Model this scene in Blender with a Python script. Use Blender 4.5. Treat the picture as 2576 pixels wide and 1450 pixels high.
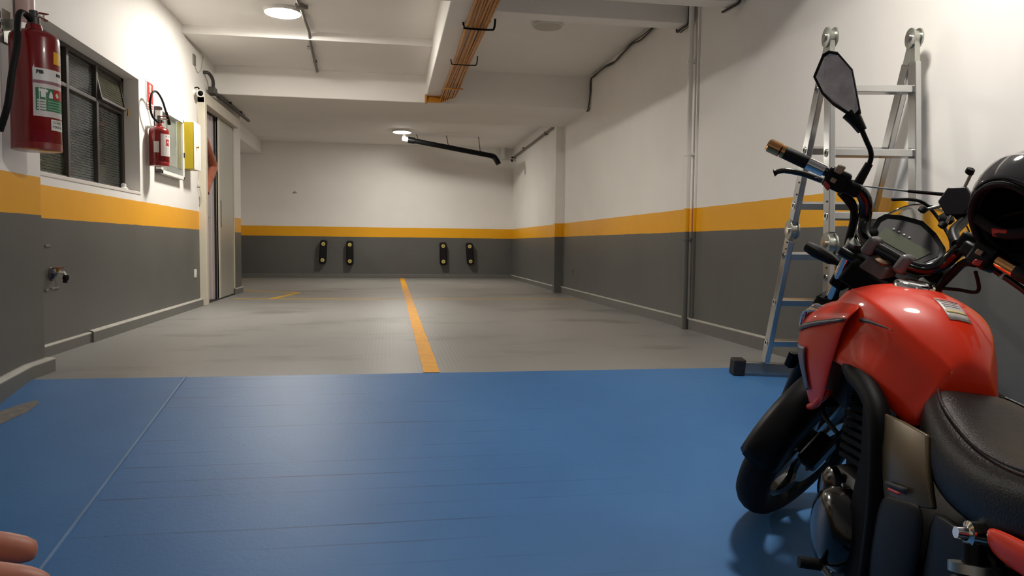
import bpy, bmesh, math, random
from mathutils import Vector, Matrix
random.seed(7)
for o in list(bpy.data.objects): bpy.data.objects.remove(o)
SC = bpy.context.scene
COL = SC.collection
PI = math.pi

# ------------------------------------------------------------------ camera
CAMH = 0.64
cam_d = bpy.data.cameras.new('camera'); cam = bpy.data.objects.new('camera', cam_d); COL.objects.link(cam)
F, CX, CY = 1860.0, 1288.0, 725.0
cam_d.sensor_width = 36.0; cam_d.lens = 36.0 * F / 2576.0; cam_d.clip_start = 0.02
_Y = Vector(((978-CX)/F, (613-CY)/F, 1.0)).normalized()          # room depth axis seen in camera axes (x right, y down, z forward)
_h = Vector((1, 0.0112, 0))
_U = -(_Y.cross(_h)).normalized()
if _U.y > 0: _U = -_U
_X = _Y.cross(_U).normalized()
CR = Matrix((_X, _Y, _U))                                        # world = CR @ camera axes
cam.matrix_world = Matrix.Translation((0, 0, CAMH)) @ (CR @ Matrix(((1,0,0),(0,-1,0),(0,0,-1)))).to_4x4()
SC.camera = cam
# ------------------------------------------------------------------ world, exposure
W = bpy.data.worlds.new('night'); SC.world = W; W.use_nodes = True
W.node_tree.nodes['Background'].inputs[0].default_value = (0.02, 0.03, 0.03, 1)
W.node_tree.nodes['Background'].inputs[1].default_value = 0.3
vs = SC.view_settings
vs.view_transform = 'Standard'; vs.look = 'None'; vs.gamma = 1.0; vs.use_curve_mapping = False
vs.exposure = 2.1
LAMP_COL = (1.0, 0.95, 0.87)

# ------------------------------------------------------------------ materials
def S(r, g, b):
    f = lambda c: ((c/255+0.055)/1.055)**2.4 if c > 10 else c/255/12.92
    return (f(r), f(g), f(b), 1)
MATS = {}
class NT:
    def __init__(s, name):
        s.m = bpy.data.materials.new(name); s.m.use_nodes = True
        s.t = s.m.node_tree; s.b = s.t.nodes['Principled BSDF']
    def n(s, t, **k):
        x = s.t.nodes.new(t)
        for a, v in k.items():
            if a.startswith('i'): x.inputs[int(a[1:])].default_value = v
            else: setattr(x, a, v)
        return x
    def l(s, a, b): s.t.links.new(a, b)
    def math(s, op, a, b=None, c=None):
        x = s.n('ShaderNodeMath', operation=op)
        for i, v in enumerate((a, b, c)):
            if v is None: continue
            if isinstance(v, (int, float)): x.inputs[i].default_value = v
            else: s.l(v, x.inputs[i])
        return x.outputs[0]
    def mix(s, f, a, b):
        x = s.n('ShaderNodeMix', data_type='RGBA')
        for i, v in ((0, f), (6, a), (7, b)):
            if isinstance(v, (int, float, tuple)): x.inputs[i].default_value = v
            else: s.l(v, x.inputs[i])
        return x.outputs[2]
    def noise(s, scale, detail=4, rough=0.55, vec=None):
        x = s.n('ShaderNodeTexNoise'); x.inputs['Scale'].default_value = scale
        x.inputs['Detail'].default_value = detail; x.inputs['Roughness'].default_value = rough
        if vec is not None: s.l(vec, x.inputs['Vector'])
        return x.outputs['Fac']
    def ramp(s, f, stops, interp='LINEAR'):
        x = s.n('ShaderNodeValToRGB'); cr = x.color_ramp; cr.interpolation = interp
        while len(cr.elements) < len(stops): cr.elements.new(0.5)
        for e, (p, c) in zip(cr.elements, stops): e.position = p; e.color = c
        s.l(f, x.inputs[0]); return x.outputs[0]
    def bump(s, h, strength=0.2, dist=0.01):
        x = s.n('ShaderNodeBump'); x.inputs['Strength'].default_value = strength; x.inputs['Distance'].default_value = dist
        s.l(h, x.inputs['Height']); s.l(x.outputs[0], s.b.inputs['Normal'])
def mat(name, col, rough=0.5, metal=0.0, coat=0.0, spec=None, var=0.0, vscale=8, bump=0.0, bscale=60, trans=0.0, emit=0.0, alpha=1.0, sss=0.0):
    if name in MATS: return MATS[name]
    N = NT(name); b = N.b
    b.inputs['Base Color'].default_value = col
    b.inputs['Roughness'].default_value = rough; b.inputs['Metallic'].default_value = metal
    b.inputs['Coat Weight'].default_value = coat; b.inputs['Coat Roughness'].default_value = 0.06
    b.inputs['Transmission Weight'].default_value = trans; b.inputs['Alpha'].default_value = alpha
    if spec is not None: b.inputs['Specular IOR Level'].default_value = spec
    if sss: b.inputs['Subsurface Weight'].default_value = sss; b.inputs['Subsurface Radius'].default_value = (0.01, 0.004, 0.002)
    tc = N.n('ShaderNodeTexCoord').outputs['Object']
    nf = N.noise(vscale, 5, 0.6, tc)
    if var:
        d = tuple(max(0, c*(1-var)) for c in col[:3]) + (1,); u = tuple(min(1, c*(1+var*0.6)) for c in col[:3]) + (1,)
        N.l(N.ramp(nf, [(0.3, d), (0.7, u)]), b.inputs['Base Color'])
    r = N.n('ShaderNodeMapRange', i3=max(0.02, rough-0.06), i4=min(1, rough+0.06)); N.l(nf, r.inputs[0]); N.l(r.outputs[0], b.inputs['Roughness'])
    if bump: N.bump(N.noise(bscale, 3, 0.6, tc), bump, 0.004)
    if emit: b.inputs['Emission Color'].default_value = col; b.inputs['Emission Strength'].default_value = emit
    MATS[name] = N.m; return N.m

def wall_paint():
    N = NT('wall_paint'); g = N.n('ShaderNodeNewGeometry').outputs['Position']
    sp = N.n('ShaderNodeSeparateXYZ'); N.l(g, sp.inputs[0])
    off = N.math('MULTIPLY', N.math('MINIMUM', N.math('SUBTRACT', sp.outputs[1], 3.47), 0.0), 0.18)   # the painted dado follows the ramp down
    z = N.math('SUBTRACT', sp.outputs[2], off)
    wob = N.math('MULTIPLY', N.math('SUBTRACT', N.noise(6, 4, 0.6, g), 0.5), 0.008)
    z = N.math('ADD', z, wob)
    fg = N.math('GREATER_THAN', z, 0.757); fy = N.math('GREATER_THAN', z, 0.936)
    dirt = N.noise(1.3, 6, 0.6, g)
    grey = N.ramp(dirt, [(0.3, S(88, 88, 86)), (0.7, S(98, 98, 95))])
    yel = N.ramp(dirt, [(0.3, S(236, 166, 6)), (0.7, S(246, 178, 14))])
    wht = N.ramp(dirt, [(0.3, S(238, 234, 229)), (0.7, S(244, 241, 236))])
    N.l(N.mix(fy, N.mix(fg, grey, yel), wht), N.b.inputs['Base Color'])
    N.l(N.math('MULTIPLY_ADD', fy, 0.22, 0.40), N.b.inputs['Roughness'])
    N.bump(N.noise(35, 5, 0.65, g), 0.12, 0.004)
    return N.m
def ceiling_paint():
    N = NT('ceiling_paint'); g = N.n('ShaderNodeNewGeometry').outputs['Position']
    N.l(N.ramp(N.noise(0.9, 5, 0.6, g), [(0.3, S(237, 233, 228)), (0.7, S(243, 240, 235))]), N.b.inputs['Base Color'])
    N.b.inputs['Roughness'].default_value = 0.7
    N.bump(N.noise(18, 6, 0.7, g), 0.12, 0.006)
    return N.m
def floor_paint():
    N = NT('grey_floor_paint'); g = N.n('ShaderNodeNewGeometry').outputs['Position']
    mp = N.n('ShaderNodeMapping'); mp.inputs['Scale'].default_value = (1.0, 0.45, 1); N.l(g, mp.inputs[0])
    big = N.noise(0.8, 6, 0.6, mp.outputs[0])
    c = N.ramp(big, [(0.25, S(128, 127, 124)), (0.75, S(146, 144, 140))])
    mp2 = N.n('ShaderNodeMapping'); mp2.inputs['Scale'].default_value = (0.9, 1.6, 1); mp2.inputs['Location'].default_value = (3.1, 1.7, 0); N.l(g, mp2.inputs[0])
    st = N.noise(1.1, 5, 0.62, mp2.outputs[0])
    c = N.mix(N.ramp(st, [(0.53, (0,0,0,1)), (0.70, (0.75,0.75,0.75,1))]), c, S(96, 93, 86))
    mp3 = N.n('ShaderNodeMapping'); mp3.inputs['Scale'].default_value = (3.0, 22.0, 1); N.l(g, mp3.inputs[0])
    sk = N.noise(1.0, 3, 0.5, mp3.outputs[0])
    c = N.mix(N.ramp(sk, [(0.72, (0,0,0,1)), (0.80, (0.5,0.5,0.5,1))]), c, S(84, 84, 82))
    N.l(c, N.b.inputs['Base Color'])
    N.l(N.ramp(big, [(0.3, (0.36,0.36,0.36,1)), (0.7, (0.48,0.48,0.48,1))]), N.b.inputs['Roughness'])
    wv = N.n('ShaderNodeTexWave', wave_type='BANDS', bands_direction='X'); wv.inputs['Scale'].default_value = 14; wv.inputs['Distortion'].default_value = 0.4; N.l(g, wv.inputs[0])
    hb = N.math('ADD', N.math('MULTIPLY', wv.outputs[1], 0.35), N.noise(40, 4, 0.6, g))
    N.bump(hb, 0.10, 0.004)
    return N.m
def ramp_paint():
    N = NT('blue_ramp_paint'); g = N.n('ShaderNodeNewGeometry').outputs['Position']
    sp = N.n('ShaderNodeSeparateXYZ'); N.l(g, sp.inputs[0])
    big = N.noise(0.9, 6, 0.62, g)
    c = N.ramp(big, [(0.25, S(48, 96, 148)), (0.55, S(56, 108, 162)), (0.8, S(68, 118, 168))])
    # tooled grooves across the ramp, every 11 cm, right of the smooth kerb strip
    wx = N.math('MULTIPLY', N.math('SUBTRACT', N.noise(1.7, 3, 0.5, g), 0.5), 0.02)
    yy = N.math('ADD', sp.outputs[1], wx)
    fr = N.math('FRACT', N.math('DIVIDE', yy, 0.108))
    d = N.math('ABSOLUTE', N.math('SUBTRACT', fr, 0.5))
    line = N.math('LESS_THAN', d, 0.035)
    mask = N.math('GREATER_THAN', sp.outputs[0], -0.93)
    mp = N.n('ShaderNodeMapping'); mp.inputs['Scale'].default_value = (1.2, 8, 1); N.l(g, mp.inputs[0])
    brk = N.ramp(N.noise(1.0, 4, 0.6, mp.outputs[0]), [(0.46, (0.0,0.0,0.0,1)), (0.66, (1,1,1,1))])
    fade = N.n('ShaderNodeMapRange', i1=0.0, i2=0.9, i3=1.0, i4=0.2); N.l(sp.outputs[0], fade.inputs[0])
    lm = N.math('MULTIPLY', N.math('MULTIPLY', N.math('MULTIPLY', line, mask), brk), fade.outputs[0])
    c = N.mix(N.math('MULTIPLY', lm, 0.8), c, S(30, 56, 92))
    spk = N.ramp(N.noise(26, 2, 0.5, g), [(0.76, (0,0,0,1)), (0.79, (1,1,1,1))])
    c = N.mix(N.math('MULTIPLY', spk, 0.5), c, S(30, 56, 96))
    pale = N.ramp(N.noise(3.2, 5, 0.7, g), [(0.68, (0,0,0,1)), (0.85, (1,1,1,1))])
    c = N.mix(N.math('MULTIPLY', pale, 0.28), c, S(120, 150, 186))
    N.l(c, N.b.inputs['Base Color'])
    N.b.inputs['Roughness'].default_value = 0.5
    hb = N.math('ADD', N.math('MULTIPLY', N.math('MULTIPLY', line, mask), -0.8), N.math('MULTIPLY', N.noise(60, 4, 0.65, g), 0.6))
    N.bump(hb, 0.25, 0.004)
    return N.m
def ribbed_glass(name, a, b):
    N = NT(name); tc = N.n('ShaderNodeTexCoord').outputs['Object']
    N.l(N.ramp(N.noise(3.0, 4, 0.6, tc), [(0.35, a), (0.7, b)]), N.b.inputs['Base Color'])
    N.b.inputs['Roughness'].default_value = 0.12; N.b.inputs['Coat Weight'].default_value = 0.4
    wv = N.n('ShaderNodeTexWave', wave_type='BANDS', bands_direction='Z'); wv.inputs['Scale'].default_value = 18; wv.inputs['Distortion'].default_value = 0.6; wv.inputs['Detail Scale'].default_value = 6; N.l(tc, wv.inputs[0])
    hb = N.math('ADD', wv.outputs[1], N.math('MULTIPLY', N.noise(60, 3, 0.6, tc), 0.5))
    N.bump(hb, 1.0, 0.012)
    return N.m
WALL = wall_paint(); CEIL = ceiling_paint(); FLOOR = floor_paint(); RAMP = ramp_paint()
M = dict(
  base=mat('grey_baseboard_paint', S(108,107,103), 0.45, var=0.12), ledge=mat('pale_grey_ledge_paint', S(178,175,166), 0.45, var=0.15),
  line=mat('yellow_floor_paint', S(230,162,34), 0.5, spec=0.25, var=0.22, vscale=14, bump=0.5, bscale=40),
  line_old=mat('faded_yellow_paint', S(216,170,48), 0.5, spec=0.2, var=0.25, vscale=5),
  concrete=mat('bare_concrete', S(128,122,116), 0.8, var=0.3, vscale=30, bump=0.6),
  frame=mat('brown_steel_frame', S(66,58,54), 0.5, var=0.2),
  beige=mat('beige_enamel', S(206,198,180), 0.42, var=0.06, vscale=4),
  door=mat('satin_steel_door', S(176,174,162), 0.32, 0.25, var=0.05, vscale=3),
  lilac=mat('pale_lilac_door', S(186,176,176), 0.45, var=0.05),
  dark=mat('dark_gap', S(20,18,17), 0.6),
  black=mat('black_plastic', S(7,7,8), 0.42, var=0.25, spec=0.2),
  gloss=mat('gloss_black', S(5,5,6), 0.16, coat=0.25),
  matte=mat('matte_black_frame', S(5,5,6), 0.6, spec=0.1, var=0.2),
  rubber=mat('black_rubber', S(12,11,11), 0.65, spec=0.3, var=0.3, bump=0.2, bscale=120),
  alu=mat('brushed_aluminium', S(186,187,186), 0.24, 0.95, var=0.03, vscale=6),
  steel=mat('zinc_steel', S(176,178,170), 0.3, 0.9, var=0.12, vscale=20),
  chrome=mat('chrome', S(226,224,222), 0.08, 1.0),
  gold=mat('gold_anodised', S(216,160,104), 0.14, 1.0),
  brass=mat('brass', S(186,150,70), 0.25, 0.9),
  red=mat('red_gloss_paint', S(230,48,9), 0.42, coat=0.3, spec=0.2, var=0.04, vscale=3),
  exred=mat('extinguisher_red', S(128,14,14), 0.26, coat=0.35, var=0.06),
  seat=mat('black_vinyl', S(8,8,7), 0.36, spec=0.24, var=0.25, vscale=30, bump=0.3, bscale=260),
  olive=mat('bronze_paint', S(98,84,60), 0.35, 0.35, var=0.08),
  dgrey=mat('dark_grey_plastic', S(70,67,69), 0.4, var=0.1),
  lcd=mat('lcd_glass', S(112,118,100), 0.18, coat=0.4),
  white=mat('white_plastic', S(228,226,220), 0.4, var=0.04),
  paper=mat('paper', S(226,224,214), 0.7, var=0.05),
  sticker=mat('printed_label', S(214,206,202), 0.4, var=0.06, vscale=20),
  yellowbox=mat('mustard_yellow_enamel', S(172,152,34), 0.4, var=0.05),
  orange=mat('orange_pvc', S(186,122,30), 0.35, var=0.15, vscale=12),
  pvc=mat('grey_conduit', S(120,116,110), 0.5, var=0.15),
  dconduit=mat('dark_conduit', S(58,54,50), 0.5, var=0.2),
  wire=mat('black_wire', S(30,28,27), 0.5), wirew=mat('white_wire', S(190,186,176), 0.5),
  green=mat('label_green', S(40,110,70), 0.5), redp=mat('label_red', S(176,40,36), 0.45), yel=mat('label_yellow', S(232,176,30), 0.45),
  ink=mat('black_ink', S(30,30,32), 0.6), cream=mat('cream_washer', S(214,196,120), 0.3, 0.3),
  skin=mat('skin', S(190,120,96), 0.5, sss=0.15, var=0.12, vscale=30), skind=mat('brown_skin', S(150,88,66), 0.55, sss=0.1, var=0.2, vscale=20),
  smoke=mat('smoke_acrylic', (0.9,0.88,0.84,1), 0.03, trans=1.0),
  mirror=mat('mirror_glass', S(214,210,214), 0.04, 1.0, var=0.25, vscale=25),
  orefl=mat('orange_reflector', S(214,96,20), 0.25, coat=0.3),
  notice_glass=mat('notice_glass', (0.85,0.9,0.88,1), 0.02, trans=1.0),
  helmet=mat('black_helmet_shell', S(30,29,30), 0.2, coat=0.6), liner=mat('helmet_liner', S(14,13,14), 0.9),
  purple=mat('grey_violet_decal', S(98,86,104), 0.35), tire=mat('tyre_rubber', S(14,13,13), 0.75, spec=0.3, var=0.25, bump=0.4, bscale=90),
  clampgrey=mat('grey_clamp', S(104,100,102), 0.35, var=0.05), gate=mat('dark_gate_enamel', S(112,109,106), 0.5, var=0.1), dgreen=mat('night_garden', S(18,22,16), 0.9, var=0.5, vscale=6),
  lampoff=mat('lamp_diffuser_unlit', S(186,184,172), 0.4),
)
GLASS = [ribbed_glass('ribbed_glass_green', S(46,54,42), S(80,88,70)), ribbed_glass('ribbed_glass_grey', S(60,66,66), S(96,102,102)), ribbed_glass('ribbed_glass_dark', S(50,54,50), S(66,70,64))]
def emitter(name, strength):
    N = NT(name); N.b.inputs['Base Color'].default_value = (0.9,0.9,0.88,1)
    N.b.inputs['Emission Color'].default_value = LAMP_COL + (1,); N.b.inputs['Emission Strength'].default_value = strength
    return N.m

# ------------------------------------------------------------------ mesh helpers
def V(*a): return Vector(a)
class MB:
    def __init__(s): s.v = []; s.f = []
    def add(s, vs, fs):
        n = len(s.v); s.v += [Vector(p) for p in vs]; s.f += [tuple(i+n for i in f) for f in fs]; return s
    def box(s, x0, x1, y0, y1, z0, z1):
        return s.add([(x,y,z) for z in (z0,z1) for y in (y0,y1) for x in (x0,x1)],
                     [(0,2,3,1),(4,5,7,6),(0,1,5,4),(2,6,7,3),(0,4,6,2),(1,3,7,5)])
    def hexa(s, b, t):          # bottom ring and top ring of equal length
        n = len(b); return s.add(list(b)+list(t), [tuple(reversed(range(n))), tuple(range(n, 2*n))] + [(i, (i+1)%n, n+(i+1)%n, n+i) for i in range(n)])
    def obox(s, c, ax, ay, az, hx, hy, hz):
        c, ax, ay, az = Vector(c), Vector(ax).normalized(), Vector(ay).normalized(), Vector(az).normalized()
        P = lambda i,j,k: c + ax*hx*i + ay*hy*j + az*hz*k
        return s.add([P(i,j,k) for k in (-1,1) for j in (-1,1) for i in (-1,1)],
                     [(0,2,3,1),(4,5,7,6),(0,1,5,4),(2,6,7,3),(0,4,6,2),(1,3,7,5)])
    def bar(s, a, b, w, h, up=(0,0,1)):
        a, b = Vector(a), Vector(b); d = (b-a); up = Vector(up)
        side = d.cross(up).normalized(); u = side.cross(d).normalized()
        return s.obox((a+b)/2, d, side, u, d.length/2, w/2, h/2)
    def loft(s, rings, cap=True, closed=False):
        n = len(rings[0]); m = len(rings); base = len(s.v)
        for r in rings: s.v += [Vector(p) for p in r]
        for i in range(m if closed else m-1):
            for j in range(n):
                a = base+i*n+j; b = base+i*n+(j+1)%n; c = base+((i+1)%m)*n+(j+1)%n; d = base+((i+1)%m)*n+j
                s.f.append((a,b,c,d))
        if cap and not closed:
            s.f.append(tuple(base+j for j in reversed(range(n)))); s.f.append(tuple(base+(m-1)*n+j for j in range(n)))
        return s
    def tube(s, path, r, n=10, cap=True, sx=1.0):
        P = [Vector(p) for p in path]; rr = r if isinstance(r, (list, tuple)) else [r]*len(P)
        T = []
        for i in range(len(P)):
            a = P[max(i-1,0)]; b = P[min(i+1,len(P)-1)]; T.append((b-a).normalized())
        ref = Vector((0,0,1)) if abs(T[0].z) < 0.9 else Vector((1,0,0))
        u = (ref - T[0]*ref.dot(T[0])).normalized(); rings = []
        for p, t, q in zip(P, T, rr):
            u = (u - t*u.dot(t)).normalized(); w = t.cross(u)
            rings.append([p + (u*math.cos(2*PI*k/n)*sx + w*math.sin(2*PI*k/n))*q for k in range(n)])
        return s.loft(rings, cap)
    def lathe(s, prof, c, ax, n=24, a0=0, a1=2*PI):
        c = Vector(c); ax = Vector(ax).normalized(); ref = Vector((0,0,1)) if abs(ax.z) < 0.9 else Vector((1,0,0))
        u = (ref - ax*ref.dot(ax)).normalized(); w = ax.cross(u)
        rings = [[c + ax*h + (u*math.cos(2*PI*k/n) + w*math.sin(2*PI*k/n))*max(r,1e-5) for k in range(n)] for r, h in prof]
        return s.loft(rings, cap=prof[0][0] > 1e-4 or prof[-1][0] > 1e-4)
    def torus(s, prof, c, ax, n=48):       # closed profile of (r, h)
        c = Vector(c); ax = Vector(ax).normalized(); ref = Vector((0,0,1)) if abs(ax.z) < 0.9 else Vector((1,0,0))
        u = (ref - ax*ref.dot(ax)).normalized(); w = ax.cross(u)
        rings = [[c + ax*h + (u*math.cos(2*PI*k/n) + w*math.sin(2*PI*k/n))*r for r, h in prof] for k in range(n)]
        return s.loft(rings, closed=True)
    def sphere(s, c, r, n=14, m=9, sc=(1,1,1)):
        c = Vector(c)
        rings = [[c + Vector((sc[0]*r*math.sin(t)*math.cos(2*PI*k/n), sc[1]*r*math.sin(t)*math.sin(2*PI*k/n), sc[2]*r*math.cos(t))) for k in range(n)] for t in [PI*(i/m) if 0 < i < m else (1e-3 if i == 0 else PI-1e-3) for i in range(m+1)]]
        return s.loft(rings)
    def prism(s, poly, d):                  # planar polygon extruded by vector d
        d = Vector(d); p = [Vector(q) for q in poly]; return s.hexa(p, [q+d for q in p])
    def grid(s, rows):
        n = len(rows[0]); base = len(s.v)
        for r in rows: s.v += [Vector(p) for p in r]
        for i in range(len(rows)-1):
            for j in range(n-1): a = base+i*n+j; s.f.append((a, a+1, a+n+1, a+n))
        return s
    def xf(s, fn): s.v = [Vector(fn(p)) for p in s.v]; return s
    def mirror_x(s):
        n = len(s.v); s.v += [Vector((-p.x,p.y,p.z)) for p in s.v[:n]]; s.f += [tuple(i+n for i in reversed(f)) for f in s.f]; return s
def ob(name, mb, material, parent=None, org=None, smooth=True, bevel=0, sub=0, solid=0, angle=40, label=None, seg=2):
    me = bpy.data.meshes.new(name)
    o_ = Vector(org) if org is not None else Vector((0,0,0))
    me.from_pydata([tuple(p - o_) for p in mb.v], [], mb.f); me.validate(); me.update()
    bm = bmesh.new(); bm.from_mesh(me); bmesh.ops.recalc_face_normals(bm, faces=bm.faces); bm.to_mesh(me); bm.free()
    me.materials.append(material)
    o = bpy.data.objects.new(name, me); COL.objects.link(o)
    if parent is not None: o.parent = parent
    elif org is not None: o.location = o_
    if solid:
        m = o.modifiers.new('solid', 'SOLIDIFY'); m.thickness = solid; m.offset = 0
    if bevel:
        m = o.modifiers.new('bevel', 'BEVEL'); m.width = bevel; m.segments = seg; m.limit_method = 'ANGLE'; m.angle_limit = math.radians(35)
    if sub:
        m = o.modifiers.new('sub', 'SUBSURF'); m.levels = sub; m.render_levels = sub
    if smooth:
        for p in me.polygons: p.use_smooth = True
        if not sub:
            me.set_sharp_from_angle(angle=math.radians(angle))
    if label: o['label'] = label
    return o
def tag(o, label, cat, group=None):
    o['label'] = label; o['category'] = cat
    if group: o['group'] = group
    return o
def struct(name, mb, material, parent=None, label=None, **k):
    o = ob(name, mb, material, parent, **k)
    if parent is None: o['kind'] = 'structure'
    if label: o['label'] = label
    return o
def thing(name, label, cat, loc, group=None):
    o = bpy.data.objects.new(name, None); COL.objects.link(o); o.location = loc; o.empty_display_size = 0.05
    return tag(o, label, cat, group)
def bez(pts, n=8):            # Catmull-Rom through points
    P = [Vector(p) for p in pts]; out = []
    for i in range(len(P)-1):
        p0 = P[max(i-1,0)]; p1 = P[i]; p2 = P[i+1]; p3 = P[min(i+2,len(P)-1)]
        for k in range(n):
            t = k/n
            out.append(0.5*((2*p1) + (p2-p0)*t + (2*p0-5*p1+4*p2-p3)*t*t + (3*p1-p0-3*p2+p3)*t**3))
    out.append(P[-1]); return out
def text_mesh(body, size, bold=0.0):
    cu = bpy.data.curves.new('t', 'FONT'); cu.body = body; cu.size = size; cu.align_x = 'CENTER'; cu.align_y = 'CENTER'; cu.offset = bold; cu.resolution_u = 2
    o = bpy.data.objects.new('t', cu); COL.objects.link(o)
    dg = bpy.context.evaluated_depsgraph_get(); me = o.evaluated_get(dg).to_mesh()
    vs_ = [v.co.copy() for v in me.vertices]; fs = [tuple(p.vertices) for p in me.polygons]
    bpy.data.objects.remove(o); bpy.data.curves.remove(cu)
    return vs_, fs
# ------------------------------------------------------------------ the room
SL = 0.18                                   # ramp gradient, starts at y = 3.66 and falls towards the street
def rz(y): return -SL*(3.66-y) if y < 3.66 else 0.0
YR, YB = -4.0, 13.9
XL, XR = -1.85, 2.31
struct('floor', MB().box(-2.9, 2.5, 3.66, 14.1, -0.3, 0.0), FLOOR, smooth=False)
rb_ = MB().hexa([(-2.15,YR,rz(YR)-0.3),(2.5,YR,rz(YR)-0.3),(2.5,3.66,-0.3),(-2.15,3.66,-0.3)], [(-2.15,YR,rz(YR)),(2.5,YR,rz(YR)),(2.5,3.66,0),(-2.15,3.66,0)])
ramp_o = struct('floor.001', rb_, RAMP, smooth=False, label='blue painted ramp with tooled grooves sloping down towards the street')
strip = MB().hexa([(-1.85,YR,rz(YR)-0.05),(-0.943,YR,rz(YR)-0.05),(-0.943,3.655,-0.05),(-1.85,3.655,-0.05)], [(-1.85,YR,rz(YR)+0.003),(-0.943,YR,rz(YR)+0.003),(-0.943,3.655,0.002),(-1.85,3.655,0.002)])
ob('kerb_strip', strip, RAMP, ramp_o, smooth=False)
ob('strip_edge', MB().bar((-0.943,YR,rz(YR)+0.0015),(-0.943,3.655,0.0015),0.009,0.006), mat('pale_blue_edge', S(104,136,172), 0.5, var=0.2, vscale=6), ramp_o, smooth=False)  # narrow bar of paler blue along the strip's edge
pp = [(-1.70,2.70),(-1.60,2.95),(-1.52,3.12),(-1.462,3.27),(-1.452,3.36),(-1.47,3.40),(-1.50,3.385),(-1.56,3.30),(-1.66,3.15),(-1.74,2.98)]
ob('worn_patch', MB().prism([(x,y,rz(y)+0.0035) for x,y in pp], (0,0,0.001)), M['concrete'], ramp_o, smooth=False)
wl = MB()
wl.box(-2.15, XL, YR, 4.36, -1.7, 2.8).box(-2.15, XL, 4.36, 6.0, -0.3, 1.003).box(-2.15, XL, 4.36, 6.0, 1.845, 2.8)
wl.box(-2.15, XL, 6.0, 7.80, -0.3, 2.8).box(-2.15, XL, 7.80, 9.40, 2.02, 2.8).box(-2.15, XL, 9.40, 9.85, -0.3, 2.8).box(-2.9, -2.15, 9.65, 9.85, -0.3, 2.8)
struct('wall_left', wl, WALL, smooth=False)
struct('wall_left.001', MB().box(-2.9, -2.72, 9.85, 14.1, -0.3, 2.8), WALL, smooth=False)
struct('wall_left_recess', MB().box(-2.3, -2.05, 7.80, 9.40, -0.3, 2.1), WALL, smooth=False)
struct('pillar_left', MB().box(XL-0.01, -1.64, 3.0, 3.88, -0.4, 2.8), WALL, smooth=False, bevel=0.006)
struct('wall_right', MB().box(XR, 2.5, YR, 14.1, -1.7, 2.8), WALL, smooth=False)
struct('wall_back', MB().box(-2.9, 2.5, YB, 14.1, -0.3, 2.8), WALL, smooth=False)
struct('wall_front', MB().box(-2.15, 2.5, YR-0.2, YR, -1.8, 2.8), WALL, smooth=False)
struct('column_right', MB().box(2.205, XR+0.01, 9.76, 9.86, -0.02, 2.5), WALL, smooth=False, bevel=0.004)
# street gate behind the camera (seen in the mirror)
g = thing('street_gate', 'dark grey slatted street gate at the foot of the blue ramp', 'gate', (0.2, -3.95, rz(-3.95)))
for i in range(22):
    z = rz(-3.95)+0.05+i*0.13
    ob('slat', MB().box(-1.75, 2.05, -3.97, -3.94, z, z+0.12), M['gate'], g, (0.2,-3.95,rz(-3.95)), smooth=False)
# ceilings and beams
struct('ceiling', MB().box(-2.15, 2.5, YR, 8.6, 2.60, 2.8), CEIL, smooth=False)
struct('ceiling.001', MB().box(XL-0.01, 0.43, 7.22, 8.5, 2.525, 2.62), CEIL, smooth=False, bevel=0.006)
struct('ceiling.002', MB().box(-2.9, 2.5, 9.7, 14.1, 2.45, 2.8), CEIL, smooth=False)
struct('beam_cross', MB().box(-2.6, 2.4, 8.45, 9.80, 2.222, 2.8), CEIL, smooth=False, bevel=0.008)
struct('beam_centre', MB().box(0.41, 0.735, 4.70, 8.46, 2.29, 2.65), CEIL, smooth=False, bevel=0.008)
struct('beam_cross.001', MB().box(0.70, XR+0.05, 5.49, 5.65, 2.352, 2.65), CEIL, smooth=False, bevel=0.006)
struct('beam_cross.002', MB().box(0.70, XR+0.05, 4.655, 4.80, 2.252, 2.65), CEIL, smooth=False, bevel=0.006)
struct('beam_cross.003', MB().box(XL-0.05, 0.735, 4.655, 5.14, 2.292, 2.65), CEIL, smooth=False, bevel=0.006)
struct('beam_cross.004', MB().box(XL-0.05, XR+0.05, 3.10, 3.28, 2.30, 2.65), CEIL, smooth=False, bevel=0.006)
struct('beam_back', MB().box(-2.75, -2.25, 9.75, 13.95, 2.22, 2.5), CEIL, smooth=False, bevel=0.006)
# baseboards
def baseboard(name, x, y0, y1, side, h0, h1, d=0.022, d2=0.012, k=1.0, zb=-0.03):
    s = side; m = MB()
    q = lambda y, dx, z: (x+s*dx, y, rz(y)*k+z)
    ring = lambda y: [q(y,-0.01,zb), q(y,d,zb), q(y,d,h0), q(y,d2,h1), q(y,-0.01,h1)]
    ys = [y0, y1] if y0 >= 3.66 or y1 <= 3.66 else [y0, 3.66, y1]
    b = struct(name, m.loft([ring(y) for y in ys]), M['base'], smooth=False)
    cap = lambda y: [q(y,-0.005,h1-0.004), q(y,d*0.6,h1-0.004), q(y,d+0.001,h0-0.004), q(y,d+0.0015,h0+0.001), q(y,d2,h1+0.002), q(y,-0.005,h1+0.002)]
    ob('top_ledge', MB().loft([cap(y) for y in ys]), M['ledge'], b, smooth=False)
    return b
baseboard('baseboard_left', XL, 4.97, 7.76, 1, 0.066, 0.074, 0.03)
baseboard('baseboard_left.001', XL, 3.87, 4.97, 1, 0.060, 0.066, 0.018)
baseboard('baseboard_left.002', -1.64, 3.0, 3.90, 1, 0.062, 0.068, 0.036, 0.012, 0.5, -0.09)
baseboard('baseboard_left.003', XL, 9.40, 9.86, 1, 0.066, 0.072, 0.02)
baseboard('baseboard_right', XR, 9.85, 13.9, -1, 0.064, 0.07, 0.02)
baseboard('baseboard_right.001', XR, -4.0, 9.77, -1, 0.082, 0.088, 0.02)
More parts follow.
